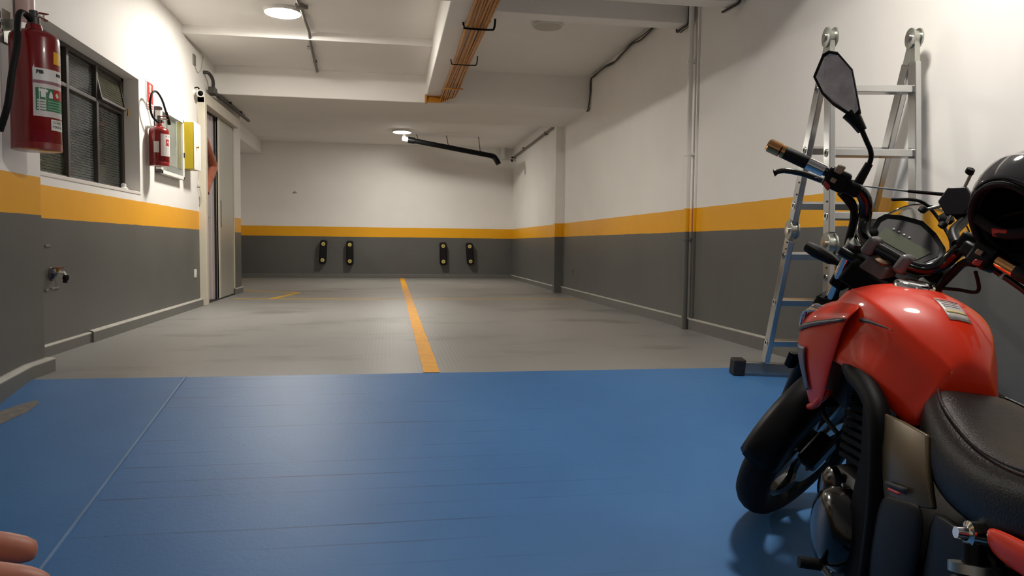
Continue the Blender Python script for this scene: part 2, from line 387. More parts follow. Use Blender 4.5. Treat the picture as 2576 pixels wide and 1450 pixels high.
struct('baseboard_back', MB().box(-2.75, 2.32, 13.882, 13.92, -0.02, 0.075), M['base'], smooth=False, bevel=0.004)
# floor markings
def fline(name, pts, w, m, label, z=0.0015):
    mb = MB()
    for (a, b) in zip(pts[:-1], pts[1:]):
        mb.bar((a[0],a[1],z/2), (b[0],b[1],z/2), w, z)
    return struct(name, mb, m, smooth=False, label=label)
mb = MB()
n = 60; L_, R_ = [], []
for i in range(n+1):
    y = 3.665 + (13.85-3.665)*i/n; xc = 0.213 + 0.03*(i/n)
    L_.append((xc-0.041+random.uniform(-0.003,0.003), y, 0.0025)); R_.append((xc+0.041+random.uniform(-0.003,0.003), y, 0.0025))
mb.grid([[l, r] for l, r in zip(L_, R_)])
struct('trim_1', mb, M['line'], label='bright yellow bay line running down the middle of the grey floor')
fline('trim_2', [(-1.72,8.70),(2.24,8.62)], 0.06, M['line_old'], 'faint yellow line crossing the grey floor near the steel door', 0.0012)
fline('trim_3', [(-1.30,8.72),(-1.13,9.72),(-2.2,10.35)], 0.075, M['line_old'], 'faded yellow bent bay corner mark beyond the steel door', 0.0014)
fline('trim_4', [(-2.6,13.2),(-2.2,13.4)], 0.06, M['line_old'], 'short faded yellow mark by the back wall', 0.0014)

# ------------------------------------------------------------------ window in the left wall
FX = -1.955
win = struct('window_1', MB().box(FX-0.03, FX, 4.36, 4.40, 1.003, 1.845).box(FX-0.03, FX, 5.955, 6.0, 1.003, 1.845).box(FX-0.03, FX, 4.36, 6.0, 1.003, 1.035).box(FX-0.03, FX, 4.36, 6.0, 1.815, 1.845), M['frame'], smooth=False, bevel=0.003)
ys = [4.40, 5.005, 5.475, 5.955]; zt = 1.585
for y in (5.0, 5.47): ob('mullion', MB().box(FX-0.035, FX+0.008, y-0.018, y+0.018, 1.03, 1.82), M['frame'], win, smooth=False, bevel=0.003)
ob('transom', MB().box(FX-0.032, FX+0.006, 4.40, 5.96, zt-0.012, zt+0.012), M['frame'], win, smooth=False, bevel=0.003)
k = 0
for i in range(3):
    for (z0, z1) in ((1.035, zt-0.012), (zt+0.012, 1.815)):
        y0, y1 = ys[i]+0.01, ys[i+1]-0.01
        if i == 2 and z0 > 1.5:     # tilted vent light
            f = MB()
            for (a, b) in (((FX+0.02,y0,z0+0.01),(FX+0.02,y1,z0+0.01)),((FX-0.02,y0,z1),(FX-0.02,y1,z1)),((FX+0.02,y0,z0+0.01),(FX-0.02,y0,z1)),((FX+0.02,y1,z0+0.01),(FX-0.02,y1,z1))): f.bar(a, b, 0.02, 0.022, (1,0,0.2))
            ob('vent_frame', f, M['frame'], win, smooth=False)
            ob('pane', MB().hexa([(FX+0.018,y0,z0+0.01),(FX+0.018,y1,z0+0.01),(FX-0.018,y1,z1),(FX-0.018,y0,z1)], [(FX+0.022,y0,z0+0.01),(FX+0.022,y1,z0+0.01),(FX-0.014,y1,z1),(FX-0.014,y0,z1)]), ribbed_glass('ribbed_glass_pale', S(74,74,58), S(96,94,76)), win, smooth=False)
        else:
            ob('pane', MB().box(FX-0.022, FX-0.016, y0, y1, z0, z1), GLASS[(0,0,1,1,2,2)[k]], win, smooth=False)
        k += 1
ob('sill_stone', MB().box(-1.96, XL+0.004, 4.36, 6.0, 0.985, 1.008), mat('sill_paint', S(224,218,212), 0.5), win, smooth=False, bevel=0.003)
ob('catch', MB().tube([(FX+0.01,5.93,1.60),(FX+0.05,5.93,1.61),(FX+0.05,5.93,1.56)], 0.006), M['brass'], win)
ob('latch', MB().lathe([(0.0,0.0),(0.03,0.0),(0.03,0.02),(0.018,0.028),(0.018,0.05),(0.0,0.055)], (FX+0.02,5.90,1.008), (0,0,1)), M['white'], win)
struct('wall_outside', MB().box(-2.6, -2.5, 3.6, 6.8, 0.6, 2.4), M['dgreen'], smooth=False)

# ------------------------------------------------------------------ steel door and its frame
dr = struct('door_1', MB().box(-1.885, -1.85, 8.60, 9.40, 0.012, 2.0), M['door'], smooth=False, bevel=0.004)
ob('pull_slot', MB().box(-1.852, -1.848, 8.71, 8.735, 0.80, 1.10), M['dark'], dr, smooth=False)
ob('edge_strip', MB().box(-1.87, -1.843, 8.60, 8.66, 0.012, 2.0), M['beige'], dr, smooth=False, bevel=0.003)
dl = struct('door_2', MB().box(-1.93, -1.893, 7.84, 8.57, 0.012, 2.0), M['lilac'], smooth=False, bevel=0.004)
ob('rail', MB().box(-1.893, -1.886, 8.44, 8.56, 0.012, 2.0), M['lilac'], dl, smooth=False)
ob('handle', MB().box(-1.893, -1.87, 8.20, 8.25, 0.84, 0.92).box(-1.875, -1.86, 8.14, 8.25, 0.89, 0.91), M['steel'], dl, smooth=False, bevel=0.004)
jm = struct('trim_5', MB().box(-1.88, -1.782, 7.75, 7.83, 0.0, 2.06), M['beige'], smooth=False, bevel=0.006, label='beige steel jamb beside the lilac door leaf')
ob('header', MB().box(-1.88, -1.784, 7.75, 9.42, 2.00, 2.115), M['beige'], jm, smooth=False, bevel=0.006)
ob('header_lip', MB().box(-1.93, -1.87, 7.84, 9.40, 1.99, 2.01), M['dark'], jm, smooth=False)
ob('far_jamb', MB().box(-1.88, -1.842, 9.40, 9.43, 0.0, 2.06), M['beige'], jm, smooth=False, bevel=0.003)
ob('gap_strip', MB().box(-1.90, -1.872, 8.568, 8.60, 0.0, 2.0), M['dark'], jm, smooth=False)
ob('threshold', MB().box(-2.03, -1.84, 7.83, 9.42, -0.005, 0.01), M['dark'], jm, smooth=False)
# ------------------------------------------------------------------ ceiling lamps
def lamp(loc, r, strength, label, lit=True):
    x, y, z = loc; t = thing('ceiling_lamp', label, 'lamp', loc, 'round ceiling lamps')
    ob('rim', MB().lathe([(r*0.7,0),(r+0.006,0),(r+0.008,-0.018),(r+0.002,-0.030),(r-0.006,-0.031)], (0,0,0), (0,0,1), 40), M['white'], t)
    ob('diffuser', MB().lathe([(0.0,-0.036),(r*0.6,-0.0355),(r-0.008,-0.033),(r-0.004,-0.027),(0,-0.026)], (0,0,0), (0,0,1), 40), emitter('led_%s' % len(bpy.data.materials), strength) if lit else M['lampoff'], t)
    return t
E1, E2, E3, E4 = 82.0, 58.0, 52.0, 16.0
lamp((-0.885, 6.60, 2.60), 0.15, E1, 'lit round ceiling lamp beside the grey conduit, left of the orange pipes')
lamp((0.205, 12.1, 2.45), 0.145, E2, 'lit round ceiling lamp at the far end above the black drain pipe')
lamp((1.385, 6.53, 2.60), 0.13, 0, 'unlit round ceiling lamp right of the orange pipes', False)
lamp((1.40, 2.30, 2.60), 0.15, E3, 'lit round ceiling lamp above the red motorcycle')
lamp((0.25, -1.9, 2.60), 0.15, E4, 'lit round ceiling lamp above the lower end of the blue ramp')
# ------------------------------------------------------------------ things on the walls and ceiling
def flat(poly, fn, th=0.0008):              # 2-D polygon mapped on a surface by fn(u, v, depth)
    m = MB(); m.hexa([fn(u,v,0) for u,v in poly], [fn(u,v,th) for u,v in poly]); return m
def flat_rect(u0, u1, v0, v1, fn, th=0.0008, n=6):
    m = MB(); us = [u0+(u1-u0)*i/n for i in range(n+1)]
    m.loft([[fn(u,v0,0), fn(u,v1,0), fn(u,v1,th), fn(u,v0,th)] for u in us]); return m
def flat_text(body, size, u, v, fn, d=0.0016, bold=0.0):
    vs_, fs = text_mesh(body, size, bold); m = MB(); m.add([fn(u+p.x, v+p.y, d) for p in vs_], fs); return m
def extinguisher(name, loc, r, h, label, face):
    t = thing(name, label, 'extinguisher', loc); b = (0,0,0)
    ob('cylinder', MB().lathe([(0,0.012),(r*0.80,0.012),(r*0.92,0.0),(r,0.012),(r,h-0.022),(r*0.96,h-0.006),(r*0.80,h+0.008),(r*0.36,h+0.022),(r*0.30,h+0.045),(0,h+0.046)], b, (0,0,1), 40), M['exred'], t)
    ob('base_rim', MB().lathe([(r*0.9,-0.001),(r*1.012,0.002),(r*1.012,0.03),(r*0.99,0.032)], b, (0,0,1), 40), M['exred'], t)
    z = h+0.045
    ob('valve', MB().lathe([(0,z),(r*0.26,z),(r*0.26,z+0.03),(r*0.18,z+0.035),(r*0.18,z+0.06),(0,z+0.06)], b, (0,0,1), 16), M['dgrey'], t)
    ob('lever', MB().bar((0,0,z+0.055),(face[0]*0.075,face[1]*0.075,z+0.066),0.022,0.006).bar((0,0,z+0.04),(face[0]*0.07,face[1]*0.07,z+0.035),0.022,0.006), M['exred'], t, bevel=0.002)
    ob('gauge', MB().lathe([(0,0),(0.018,0),(0.018,0.014),(0.0,0.016)], (face[0]*0.02,face[1]*0.02,z+0.022), (face[0],face[1],0), 18), M['chrome'], t)
    ob('seal_pin', MB().torus([(0.014+0.002*math.cos(a),0.002*math.sin(a)) for a in (0,2.1,4.2)], (face[0]*0.055,face[1]*0.055,z+0.05), (1,0.3,0), 18), M['chrome'], t)
    return t
def cylfn(r, a0):       # u = arc length from angle a0, v = height
    return lambda u, v, d: (math.cos(a0+u/r)*(r+0.0008+d), math.sin(a0+u/r)*(r+0.0008+d), v)
# large one on the pillar
R1, H1 = 0.096, 0.50
e1 = extinguisher('fire_extinguisher', (-1.528, 3.585, 1.03), R1, H1, 'large red fire extinguisher with green pictogram label on the near pillar', (0.35,0.9))
A0 = math.radians(-40)
f1 = cylfn(R1, A0)
lb = ob('label_plate', flat_rect(-0.055, 0.085, 0.14, 0.345, f1), M['sticker'], e1)
ob('label_header', flat_rect(-0.052, 0.082, 0.295, 0.343, f1, 0.0011), M['white'], lb)
ob('header_band', flat_rect(-0.054, 0.085, 0.280, 0.293, f1, 0.0013), mat('label_mauve', S(150,100,110), 0.5), lb)
ob('green_panel', flat_rect(-0.045, 0.083, 0.165, 0.262, f1, 0.0012), M['green'], lb)
ob('red_panel', flat_rect(0.025, 0.083, 0.218, 0.262, f1, 0.0015), M['redp'], lb)
ob('shirt_mark', flat([(-0.036,0.256),(-0.022,0.258),(-0.010,0.258),(0.002,0.254),(-0.003,0.243),(-0.008,0.246),(-0.010,0.222),(-0.026,0.222),(-0.027,0.247),(-0.033,0.244)], f1, 0.0018), M['white'], lb)
ob('flame_mark', flat([(0.004,0.222),(0.022,0.222),(0.02,0.240),(0.013,0.252),(0.007,0.24)], f1, 0.0018), M['white'], lb)
ob('tilted_mark', flat([(0.034,0.238),(0.044,0.25),(0.054,0.236),(0.044,0.224)], f1, 0.0019), M['white'], lb)
for i in range(4):
    v = 0.208 - i*0.0115
    ob('picto', flat_rect(-0.041, -0.008, v-0.004, v+0.004, f1, 0.0016, 3), M['sticker'], lb)
    ob('print_line', flat_rect(0.0, 0.078, v-0.0025, v+0.0025, f1, 0.0016, 4), mat('pale_green_ink', S(120,170,140), 0.5), lb)
ob('print_text', flat_text('PIB', 0.020, -0.028, 0.328, f1, 0.0014, 0.0012), M['ink'], lb)
ob('print_text', flat_text('NBR', 0.017, 0.058, 0.326, f1, 0.0014, 0.0012), M['ink'], lb)
ob('name_label', flat_rect(0.012, 0.085, 0.085, 0.132, f1), M['paper'], e1)
ob('print_text', flat_text('COND', 0.018, 0.046, 0.120, f1), M['ink'], e1)
ob('print_text', flat_text('MADRI', 0.018, 0.046, 0.101, f1), M['ink'], e1)
ob('date_tag', flat_rect(0.030, 0.078, 0.372, 0.425, f1), M['yel'], e1)
ob('hose', MB().tube(bez([(0.0,-0.01,0.555),(-0.01,-0.05,0.575),(-0.01,-0.10,0.565),(0.0,-0.145,0.51),(0.02,-0.20,0.41),(0.02,-0.25,0.28),(0.01,-0.27,0.15),(-0.03,-0.25,0.05)]), 0.013, 10), M['rubber'], e1)
ob('bracket', MB().box(-0.11,-0.06,-0.02,0.02,0.52,0.56).box(-0.112,-0.106,-0.03,0.03,0.46,0.60), M['steel'], e1, smooth=False)
# wall hook plate and a white conduit with red bounce light painted into its colour
t = thing('wall_hook', 'small rusty wall hook plate left of the large extinguisher', 'hook', (-1.64, 3.52, 1.56))
ob('plate', MB().box(0,0.006,-0.012,0.012,-0.05,0.05), mat('rusty_steel', S(120,84,56), 0.6, 0.5, var=0.4, vscale=40), t, smooth=False)
for z in (-0.03, 0.012): ob('screw', MB().lathe([(0,0),(0.011,0),(0.009,0.01),(0,0.012)], (0.006,0.004,z), (1,0,0), 12), M['chrome'], t)
t = thing('wall_duct', 'pale vertical duct with painted pink bounce light above the large extinguisher', 'duct', (-1.60, 3.675, 1.615))
ob('duct', MB().tube([(0,0,0),(0,0,0.94)], 0.038, 20), mat('bounce_tinted_pvc', S(222,190,184), 0.35, var=0.05), t)
for z in (0.30, 0.75): ob('strap', MB().torus([(0.036,-0.01),(0.041,-0.01),(0.041,0.01),(0.036,0.01)], (0,0,z), (0,0,1), 24), M['white'], t)
# small one beside the notice board
e2 = extinguisher('fire_extinguisher.001', (-1.765, 6.19, 1.222), 0.073, 0.285, 'small red fire extinguisher with looped hose beside the notice cabinet', (0.8,0.5))
f2 = cylfn(0.073, math.radians(-62))
lb = ob('label_plate', flat_rect(-0.005, 0.10, 0.075, 0.245, f2), M['sticker'], e2)
ob('red_panel', flat_rect(0.035, 0.070, 0.155, 0.205, f2, 0.0012, 3), M['redp'], lb)
ob('white_mark', flat([(0.042,0.172),(0.052,0.196),(0.064,0.185),(0.062,0.166)], f2, 0.0016), M['white'], lb)
for i in range(4): ob('print_line', flat_rect(0.01, 0.09, 0.100+i*0.012, 0.103+i*0.012, f2, 0.0012, 3), mat('grey_ink', S(150,146,150), 0.6), lb)
ob('print_line', flat_rect(0.01, 0.09, 0.225, 0.230, f2, 0.0012, 3), M['ink'], lb)
ob('side_label', flat_rect(-0.055, -0.018, 0.10, 0.185, f2), M['sticker'], e2)
ob('hose', MB().tube(bez([(0.0,0.0,0.335),(-0.02,-0.09,0.37),(-0.02,-0.145,0.45),(-0.01,-0.12,0.54),(0.0,-0.04,0.565),(0.01,0.06,0.52),(0.02,0.13,0.43)]), 0.0085, 10), M['rubber'], e2)
ob('horn', MB().tube([(0.02,0.13,0.44),(0.03,0.17,0.35)], [0.010,0.014], 12), M['black'], e2)
ob('bracket', MB().box(-0.085,-0.03,-0.012,0.012,0.29,0.31), M['steel'], e2, smooth=False)
# red sign
t = thing('fire_sign', 'red fire extinguisher sign with white pictogram on the left wall', 'sign', (XL, 6.255, 1.685))
fs_ = lambda u, v, d: (0.001+d, u, v)
ob('plate', flat_rect(-0.085, 0.085, -0.02, 0.20, fs_, 0.004, 1), M['white'], t, smooth=False)
ob('field', flat_rect(-0.073, 0.073, 0.03, 0.188, fs_, 0.005, 1), M['redp'], t, smooth=False)
ob('picto_body', flat([(-0.026,0.06),(0.026,0.06),(0.026,0.12),(0.018,0.135),(0.03,0.165),(0.018,0.176),(-0.012,0.176),(-0.03,0.16),(-0.018,0.135),(-0.026,0.12)], fs_, 0.006), mat('pale_red', S(232,170,160), 0.5), t, smooth=False)
ob('picto_band', flat_rect(-0.026, 0.026, 0.10, 0.112, fs_, 0.0068, 1), M['redp'], t, smooth=False)
for i in range(2): ob('text_bar', flat_rect(-0.066, 0.066, -0.008+i*0.017, 0.0+i*0.017, fs_, 0.005, 1), M['redp'], t, smooth=False)
# notice cabinet
cy0, cy1, cz0, cz1, cx = 6.36, 7.05, 1.185, 1.715, -1.80
t = thing('notice_cabinet', 'white framed glass notice cabinet with papers behind the small extinguisher', 'cabinet', (XL, cy0, cz0)); og = (XL, cy0, cz0)
ob('back_panel', MB().box(XL, XL+0.008, cy0, cy1, cz0, cz1), mat('notice_felt', S(168,172,166), 0.8), t, og, smooth=False)
fr = ob('frame', MB().box(XL, cx, cy0, cy0+0.05, cz0, cz1).box(XL, cx, cy1-0.03, cy1, cz0, cz1).box(XL, cx, cy0, cy1, cz0, cz0+0.03).box(XL, cx, cy0, cy1, cz1-0.03, cz1), M['white'], t, og, smooth=False, bevel=0.003)
for z in (cz0+0.02, cz1-0.02): ob('corner_cap', MB().box(XL, cx+0.003, cy0-0.003, cy0+0.010, z-0.012, z+0.012), M['dgrey'], t, og, smooth=False, bevel=0.002)
ob('glass', MB().box(cx-0.012, cx-0.009, cy0+0.05, cy1-0.03, cz0+0.03, cz1-0.03), M['notice_glass'], t, og, smooth=False)
for (y0,y1,z0,z1,m) in ((cy0+0.06,cy0+0.27,cz0+0.04,cz1-0.04,'paper'),(cy0+0.30,cy0+0.52,cz0+0.20,cz1-0.06,'paper'),(cy0+0.36,cy0+0.58,cz0+0.10,cz0+0.29,'paper'),(cy0+0.48,cy0+0.62,cz1-0.17,cz1-0.05,'green')):
    ob('notice', MB().box(XL+0.009, XL+0.012+random.random()*0.006, y0, y1, z0, z1), M['paper'] if m == 'paper' else mat('pale_green_paper', S(176,196,150), 0.7), t, og, smooth=False)
ob('lock', MB().box(cx-0.002, cx+0.006, cy1-0.028, cy1-0.006, cz0+0.20, cz0+0.24), M['ink'], t, og, smooth=False)
# mustard box with white door
bx0, by0, by1, bz0, bz1 = -1.735, 7.13, 7.34, 1.295, 1.715
t = thing('key_box', 'mustard yellow wall box with a white door beside the door jamb', 'box', (XL, by0, bz0)); og = (XL, by0, bz0)
ob('body', MB().box(XL, bx0-0.004, by0, by1, bz0, bz1), M['yellowbox'], t, og, smooth=False, bevel=0.003)
dd = ob('door', MB().box(bx0-0.004, bx0+0.006, by0-0.004, by1+0.004, bz0-0.004, bz1+0.004), M['white'], t, og, smooth=False, bevel=0.002)
ob('knob', MB().lathe([(0,0),(0.010,0),(0.006,0.01),(0.011,0.018),(0,0.024)], (bx0+0.006-XL, by0+0.05-by0, 0.20), (1,0,0), 14), M['brass'], dd)
# security cameras
def security_camera(loc, d, label):
    t = thing('security_camera', label, 'camera', loc, 'white bullet cameras')
    d = Vector(d).normalized()
    ob('mount', MB().lathe([(0,0),(0.032,0),(0.032,0.01),(0.014,0.016),(0.014,0.03),(0,0.03)], (0,0,0.0), (1,0,0) if loc[0] < 0 else (-1,0,0), 18), M['white'], t)
    c = Vector((0.055 if loc[0] < 0 else -0.055, 0, -0.005))
    ob('arm', MB().tube([(0,0,0), c], 0.010), M['white'], t)
    bd = ob('body', MB().lathe([(0,-0.06),(0.026,-0.06),(0.036,-0.045),(0.037,0.045),(0.033,0.05),(0.031,0.044),(0,0.044)], c, d, 24), M['white'], t)
    ob('lens', MB().lathe([(0,0.0445),(0.026,0.0445),(0.024,0.05),(0,0.052)], c, d, 20), M['gloss'], t)
    ob('cable', MB().tube(bez([c-d*0.05+Vector((0,0,0.03)), c+Vector((-0.02,0,0.055)), (0.0,0.02,0.05)]), 0.007), M['black'], t)
security_camera((XL, 7.62, 2.07), (0.30,-0.93,-0.16), 'white bullet security camera above the beige door jamb')
security_camera((XR, 13.60, 2.21), (-0.35,-0.9,-0.2), 'small white bullet camera at the far right corner')
# wall boxes
t = thing('junction_box', 'small grey switch plate high on the left wall with a thin wire', 'switch', (XL, 7.62, 2.33))
ob('plate', MB().box(0,0.012,-0.04,0.04,0,0.10), M['pvc'], t, smooth=False, bevel=0.003)
ob('wire', MB().tube(bez([(0.006,0.03,0.0),(0.006,0.13,-0.04),(0.006,0.26,0.02),(0.006,0.33,0.12),(0.006,0.36,0.18)]), 0.004, 6), M['wirew'], t)
ob('wire', MB().tube(bez([(0.004,-0.39,0.26),(0.004,-0.33,0.20),(0.004,-0.2,0.185),(0.004,0.3,0.183)]), 0.004, 6), M['wirew'], t)
for loc, lab in (((XL,7.555,0.29),'white wall socket low beside the beige door jamb'),):
    t = thing('wall_socket', lab, 'socket', loc)
    ob('plate', MB().box(0,0.010,-0.035,0.035,0,0.08), M['white'], t, smooth=False, bevel=0.004); ob('insert', MB().box(0.010,0.013,-0.02,0.02,0.02,0.06), M['white'], t, smooth=False, bevel=0.002)
t = thing('wall_socket', 'grey wall socket low on the right wall by the far column', 'socket', (XR,9.17,0.27))
ob('plate', MB().box(-0.008,0,-0.035,0.035,0,0.08), M['base'], t, smooth=False, bevel=0.003); ob('insert', MB().box(-0.012,-0.008,-0.02,0.02,0.02,0.06), M['base'], t, smooth=False, bevel=0.002)
# cable scrap dangling by the jamb
t = thing('cable_stub', 'loose white cable ends sticking out beside the beige door jamb', 'cable', (XL, 7.71, 1.05))
ob('wire', MB().tube(bez([(0.0,0,0.16),(0.02,0.0,0.10),(0.025,0.02,0.02),(0.01,0.03,-0.05)]), 0.006, 6), M['wirew'], t)
ob('wire', MB().tube(bez([(0.0,-0.03,0.12),(0.03,-0.03,0.12)]), 0.004, 6), M['wire'], t)
ob('wire', MB().tube(bez([(0.0,0.0,0.95),(0.012,0.01,0.6),(0.012,0.01,0.3),(0.0,0,0.16)]), 0.005, 6), M['wirew'], t)
# garden tap
t = thing('garden_tap', 'chrome wall tap with black nozzle low on the left wall', 'tap', (XL, 4.47, 0.45))
ob('flange', MB().lathe([(0,0),(0.040,0),(0.036,0.012),(0.016,0.018),(0,0.018)], (0,0,0), (1,0,0), 20), M['dgrey'], t)
ob('spout', MB().tube(bez([(0,0,0),(0.035,0,0.006),(0.06,0.006,0.004),(0.07,0.01,-0.012)]), 0.011, 12), M['chrome'], t)
ob('stem', MB().tube([(0.036,0,0.0),(0.036,0,0.032)], 0.009, 10), M['brass'], t)
ob('handle', MB().bar((0.014,-0.012,0.034),(0.062,0.014,0.034),0.016,0.008), mat('tap_red', S(130,60,44), 0.5), t, bevel=0.003)
ob('nozzle', MB().lathe([(0.010,0.022),(0.016,0.014),(0.016,-0.004),(0.011,-0.01),(0.012,-0.024),(0,-0.025)], (0.07,0.01,-0.026), (0.2,0,1), 16), M['rubber'], t)
ob('elbow', MB().tube([(0.012,-0.03,-0.01),(0.012,0.0,-0.01)], 0.018, 12), mat('blue_pvc', S(40,48,80), 0.4), t)
for (y0,y1,z) in ((4.40,4.46,0.60),(4.39,4.43,0.355),(4.46,4.56,0.362)):
    tag(ob('plaster_ridge', MB().box(XL-0.002, XL+0.006, y0, y1, z, z+0.012), M['base'], bevel=0.003, smooth=False), {0.60:'short pale plaster ridge above the wall tap',0.355:'small pale plaster ridge left below the wall tap',0.362:'long pale plaster ridge just under the wall tap'}[z], 'plaster')
# white pipe on the right wall (painted with the wall)
t = thing('wall_pipe', 'vertical pipe on the right wall painted white, yellow and grey like the wall', 'pipe', (2.268, 5.43, 0))
ob('pipe', MB().tube([(0,0,0),(0,0,2.62)], 0.021, 16), WALL, t)
for z in (0.70, 1.35, 2.05): ob('clamp', MB().torus([(0.019,-0.012),(0.027,-0.012),(0.027,0.012),(0.019,0.012)], (0,0,z), (0,0,1), 20).box(0.01,0.042,-0.035,0.035,z-0.01,z+0.01), WALL, t, smooth=False)
t = thing('wall_pipe', 'thin vertical cable duct just right of the painted wall pipe', 'pipe', (2.30, 5.36, 0.0))
ob('pipe', MB().box(-0.006,0.012,-0.008,0.008,0.07,2.62), WALL, t, smooth=False)
# orange pipe bundle under the centre beam
t = thing('orange_pipes', 'bundle of orange pipes strapped under the centre beam', 'pipes', (0.63, 6.5, 2.26)); og = (0.63,6.5,2.26)
for i in range(8):
    x = 0.572+i*0.0215; z = 2.266 + (0.006 if i%2 else 0)
    w = 0.006*math.sin(i*2.1)
    yb = 8.415 - (7-i)*0.006; zz = 2.222+0.072*(i/7.0)
    path = bez([(x,3.0,z),(x+w,4.5,z),(x-w,5.6,z-0.004),(x*0.9+0.065,6.7,z),(x+w,7.8,z),(x,8.33-0.03*i*0.3,z-0.002)],6) + [Vector((x-0.01,yb,zz-0.002)), Vector((0.41,yb,zz))]
    ob('pipe', MB().tube(path, 0.0105, 8), M['orange'], t, og)
for y, m in ((5.60,'black'),(6.72,'black')):
    ob('strap', MB().tube(bez([(0.545,y,2.292),(0.55,y-0.01,2.255),(0.57,y-0.012,2.245),(0.74,y-0.012,2.245),(0.775,y-0.01,2.258),(0.785,y,2.33)],5), 0.008 if y < 6 else 0.005, 8), M['black'], t, og)
ob('strap', MB().box(0.545,0.755,7.72,7.75,2.236,2.248), M['orange'], t, og, smooth=False)
for y in (5.55, 7.72): ob('hanger', MB().bar((0.742,y,2.29),(0.742,y,2.42),0.02,0.006,(1,0,0)), M['orange'], t, og, smooth=False)
ob('end_cap', MB().box(0.395,0.42,8.36,8.44,2.205,2.30), M['orange'], t, og, smooth=False, bevel=0.004)
# grey conduit on the left bay ceiling
t = thing('ceiling_conduit', 'grey conduit crossing the left ceiling past the lit lamp', 'conduit', (-0.73, 6.5, 2.58)); og = (-0.73,6.5,2.58)
ob('tube', MB().tube([(-0.73,3.3,2.585),(-0.725,6.4,2.585),(-0.725,7.15,2.575),(-0.73,7.3,2.508),(-0.775,8.44,2.508)], 0.013, 10), M['pvc'], t, og)
ob('box', MB().lathe([(0,0),(0.04,0),(0.04,-0.035),(0,-0.036)], (-0.725,6.42,2.6), (0,0,1), 16), M['pvc'], t, og)
ob('stub', MB().tube([(-0.725,6.42,2.58),(-0.66,6.43,2.58)], 0.015, 8), M['pvc'], t, og)
for y in (7.45,8.0): ob('clip', MB().box(-0.775,-0.735,y-0.01,y+0.01,2.50,2.527), M['pvc'], t, og, smooth=False)
# dark conduit and rail above the steel door
t = thing('corrugated_hose', 'dark hooked hose and box above the beige door jamb', 'hose', (-1.79, 8.1, 2.2)); og = (-1.79,8.1,2.2)
ob('hose', MB().tube(bez([(-1.845,7.98,2.345),(-1.80,8.0,2.34),(-1.775,8.06,2.29),(-1.78,8.10,2.22)]), 0.017, 10), M['dconduit'], t, og)
ob('box', MB().obox((-1.79,8.12,2.185),(0,1,-0.1),(1,0,0),(0,0.1,1),0.05,0.035,0.035), M['dconduit'], t, og, smooth=False, bevel=0.006)
t = thing('door_conduit', 'dark straight conduit running along above the steel door', 'conduit', (-1.785, 8.2, 2.185)); og = (-1.785,8.2,2.185)
ob('tube', MB().tube([(-1.785,8.172,2.185),(-1.785,9.6,2.195),(-1.79,10.1,2.205)], 0.019, 10), M['dconduit'], t, og)
ob('coupling', MB().tube([(-1.785,8.36,2.186),(-1.785,8.5,2.187)], 0.024, 10), M['dconduit'], t, og)
for y in (8.9, 9.5): ob('clip', MB().box(-1.81,-1.76,y-0.012,y+0.012,2.20,2.2215), M['dconduit'], t, og, smooth=False)
t = thing('drop_pipes', 'pair of dark cables hanging below the cross beam near the steel door', 'cable', (-1.86, 9.84, 2.2)); og = (-1.86,9.84,2.2)
for dx in (0.0, 0.035): ob('cable', MB().tube([(-1.85+dx,9.815,2.44),(-1.845+dx,9.815,2.215)], 0.009, 6), M['dconduit'], t, og)
# wires along the right ceiling corner
t = thing('ceiling_wires', 'black and white wires sagging along the right ceiling edge', 'wires', (2.28, 8.3, 2.4)); og = (2.28,8.3,2.4)
for k, m in ((0,'wire'),(1,'wirew'),(2,'wire')):
    d = 0.012*k; r = random.Random(k)
    ps = [(2.285-d,8.44,2.20),(2.292-d*0.5,8.43,2.225),(2.295,8.42-d,2.40),(2.295,8.40-d,2.56)]
    for y, z in ((8.2,2.585),(7.8,2.575),(7.5,2.55),(7.2,2.575),(6.9,2.585),(6.6,2.565),(6.3,2.585),(5.7,2.59)): ps.append((2.297-d*0.6+r.uniform(-0.008,0.006), y+r.uniform(-0.05,0.05), z-d+r.uniform(-0.01,0.006)))
    ob('wire', MB().tube(bez(ps,5), 0.0065, 6), M[m], t, og)
t = thing('ceiling_wires', 'twisted wires looping under the short beam right of the painted wall pipe', 'wires', (2.28, 5.5, 2.3)); og = (2.28,5.5,2.3)
for k, m in ((0,'wire'),(1,'wirew'),(2,'wire')):
    d = 0.012*k
    ob('wire', MB().tube(bez([(2.288-d,5.46,2.55),(2.285-d,5.47,2.42),(2.28-d,5.475,2.345),(2.27-d,5.55,2.335),(2.268-d,5.66,2.335),(2.28-d,5.69,2.40),(2.288-d,5.69,2.56)],5), 0.007, 6), M[m], t, og)
t = thing('ceiling_wires', 'white wire loop at the top right end of the front beam', 'wires', (2.28, 4.7, 2.25)); og = (2.28,4.7,2.25)
for k, m in ((0,'wirew'),(1,'wire')):
    d = 0.014*k
    ob('wire', MB().tube(bez([(2.288-d,4.63,2.5),(2.288-d,4.635,2.32),(2.28-d,4.64,2.25),(2.26-d,4.70,2.235),(2.25-d,4.83,2.238)],5), 0.008, 6), M[m], t, og)
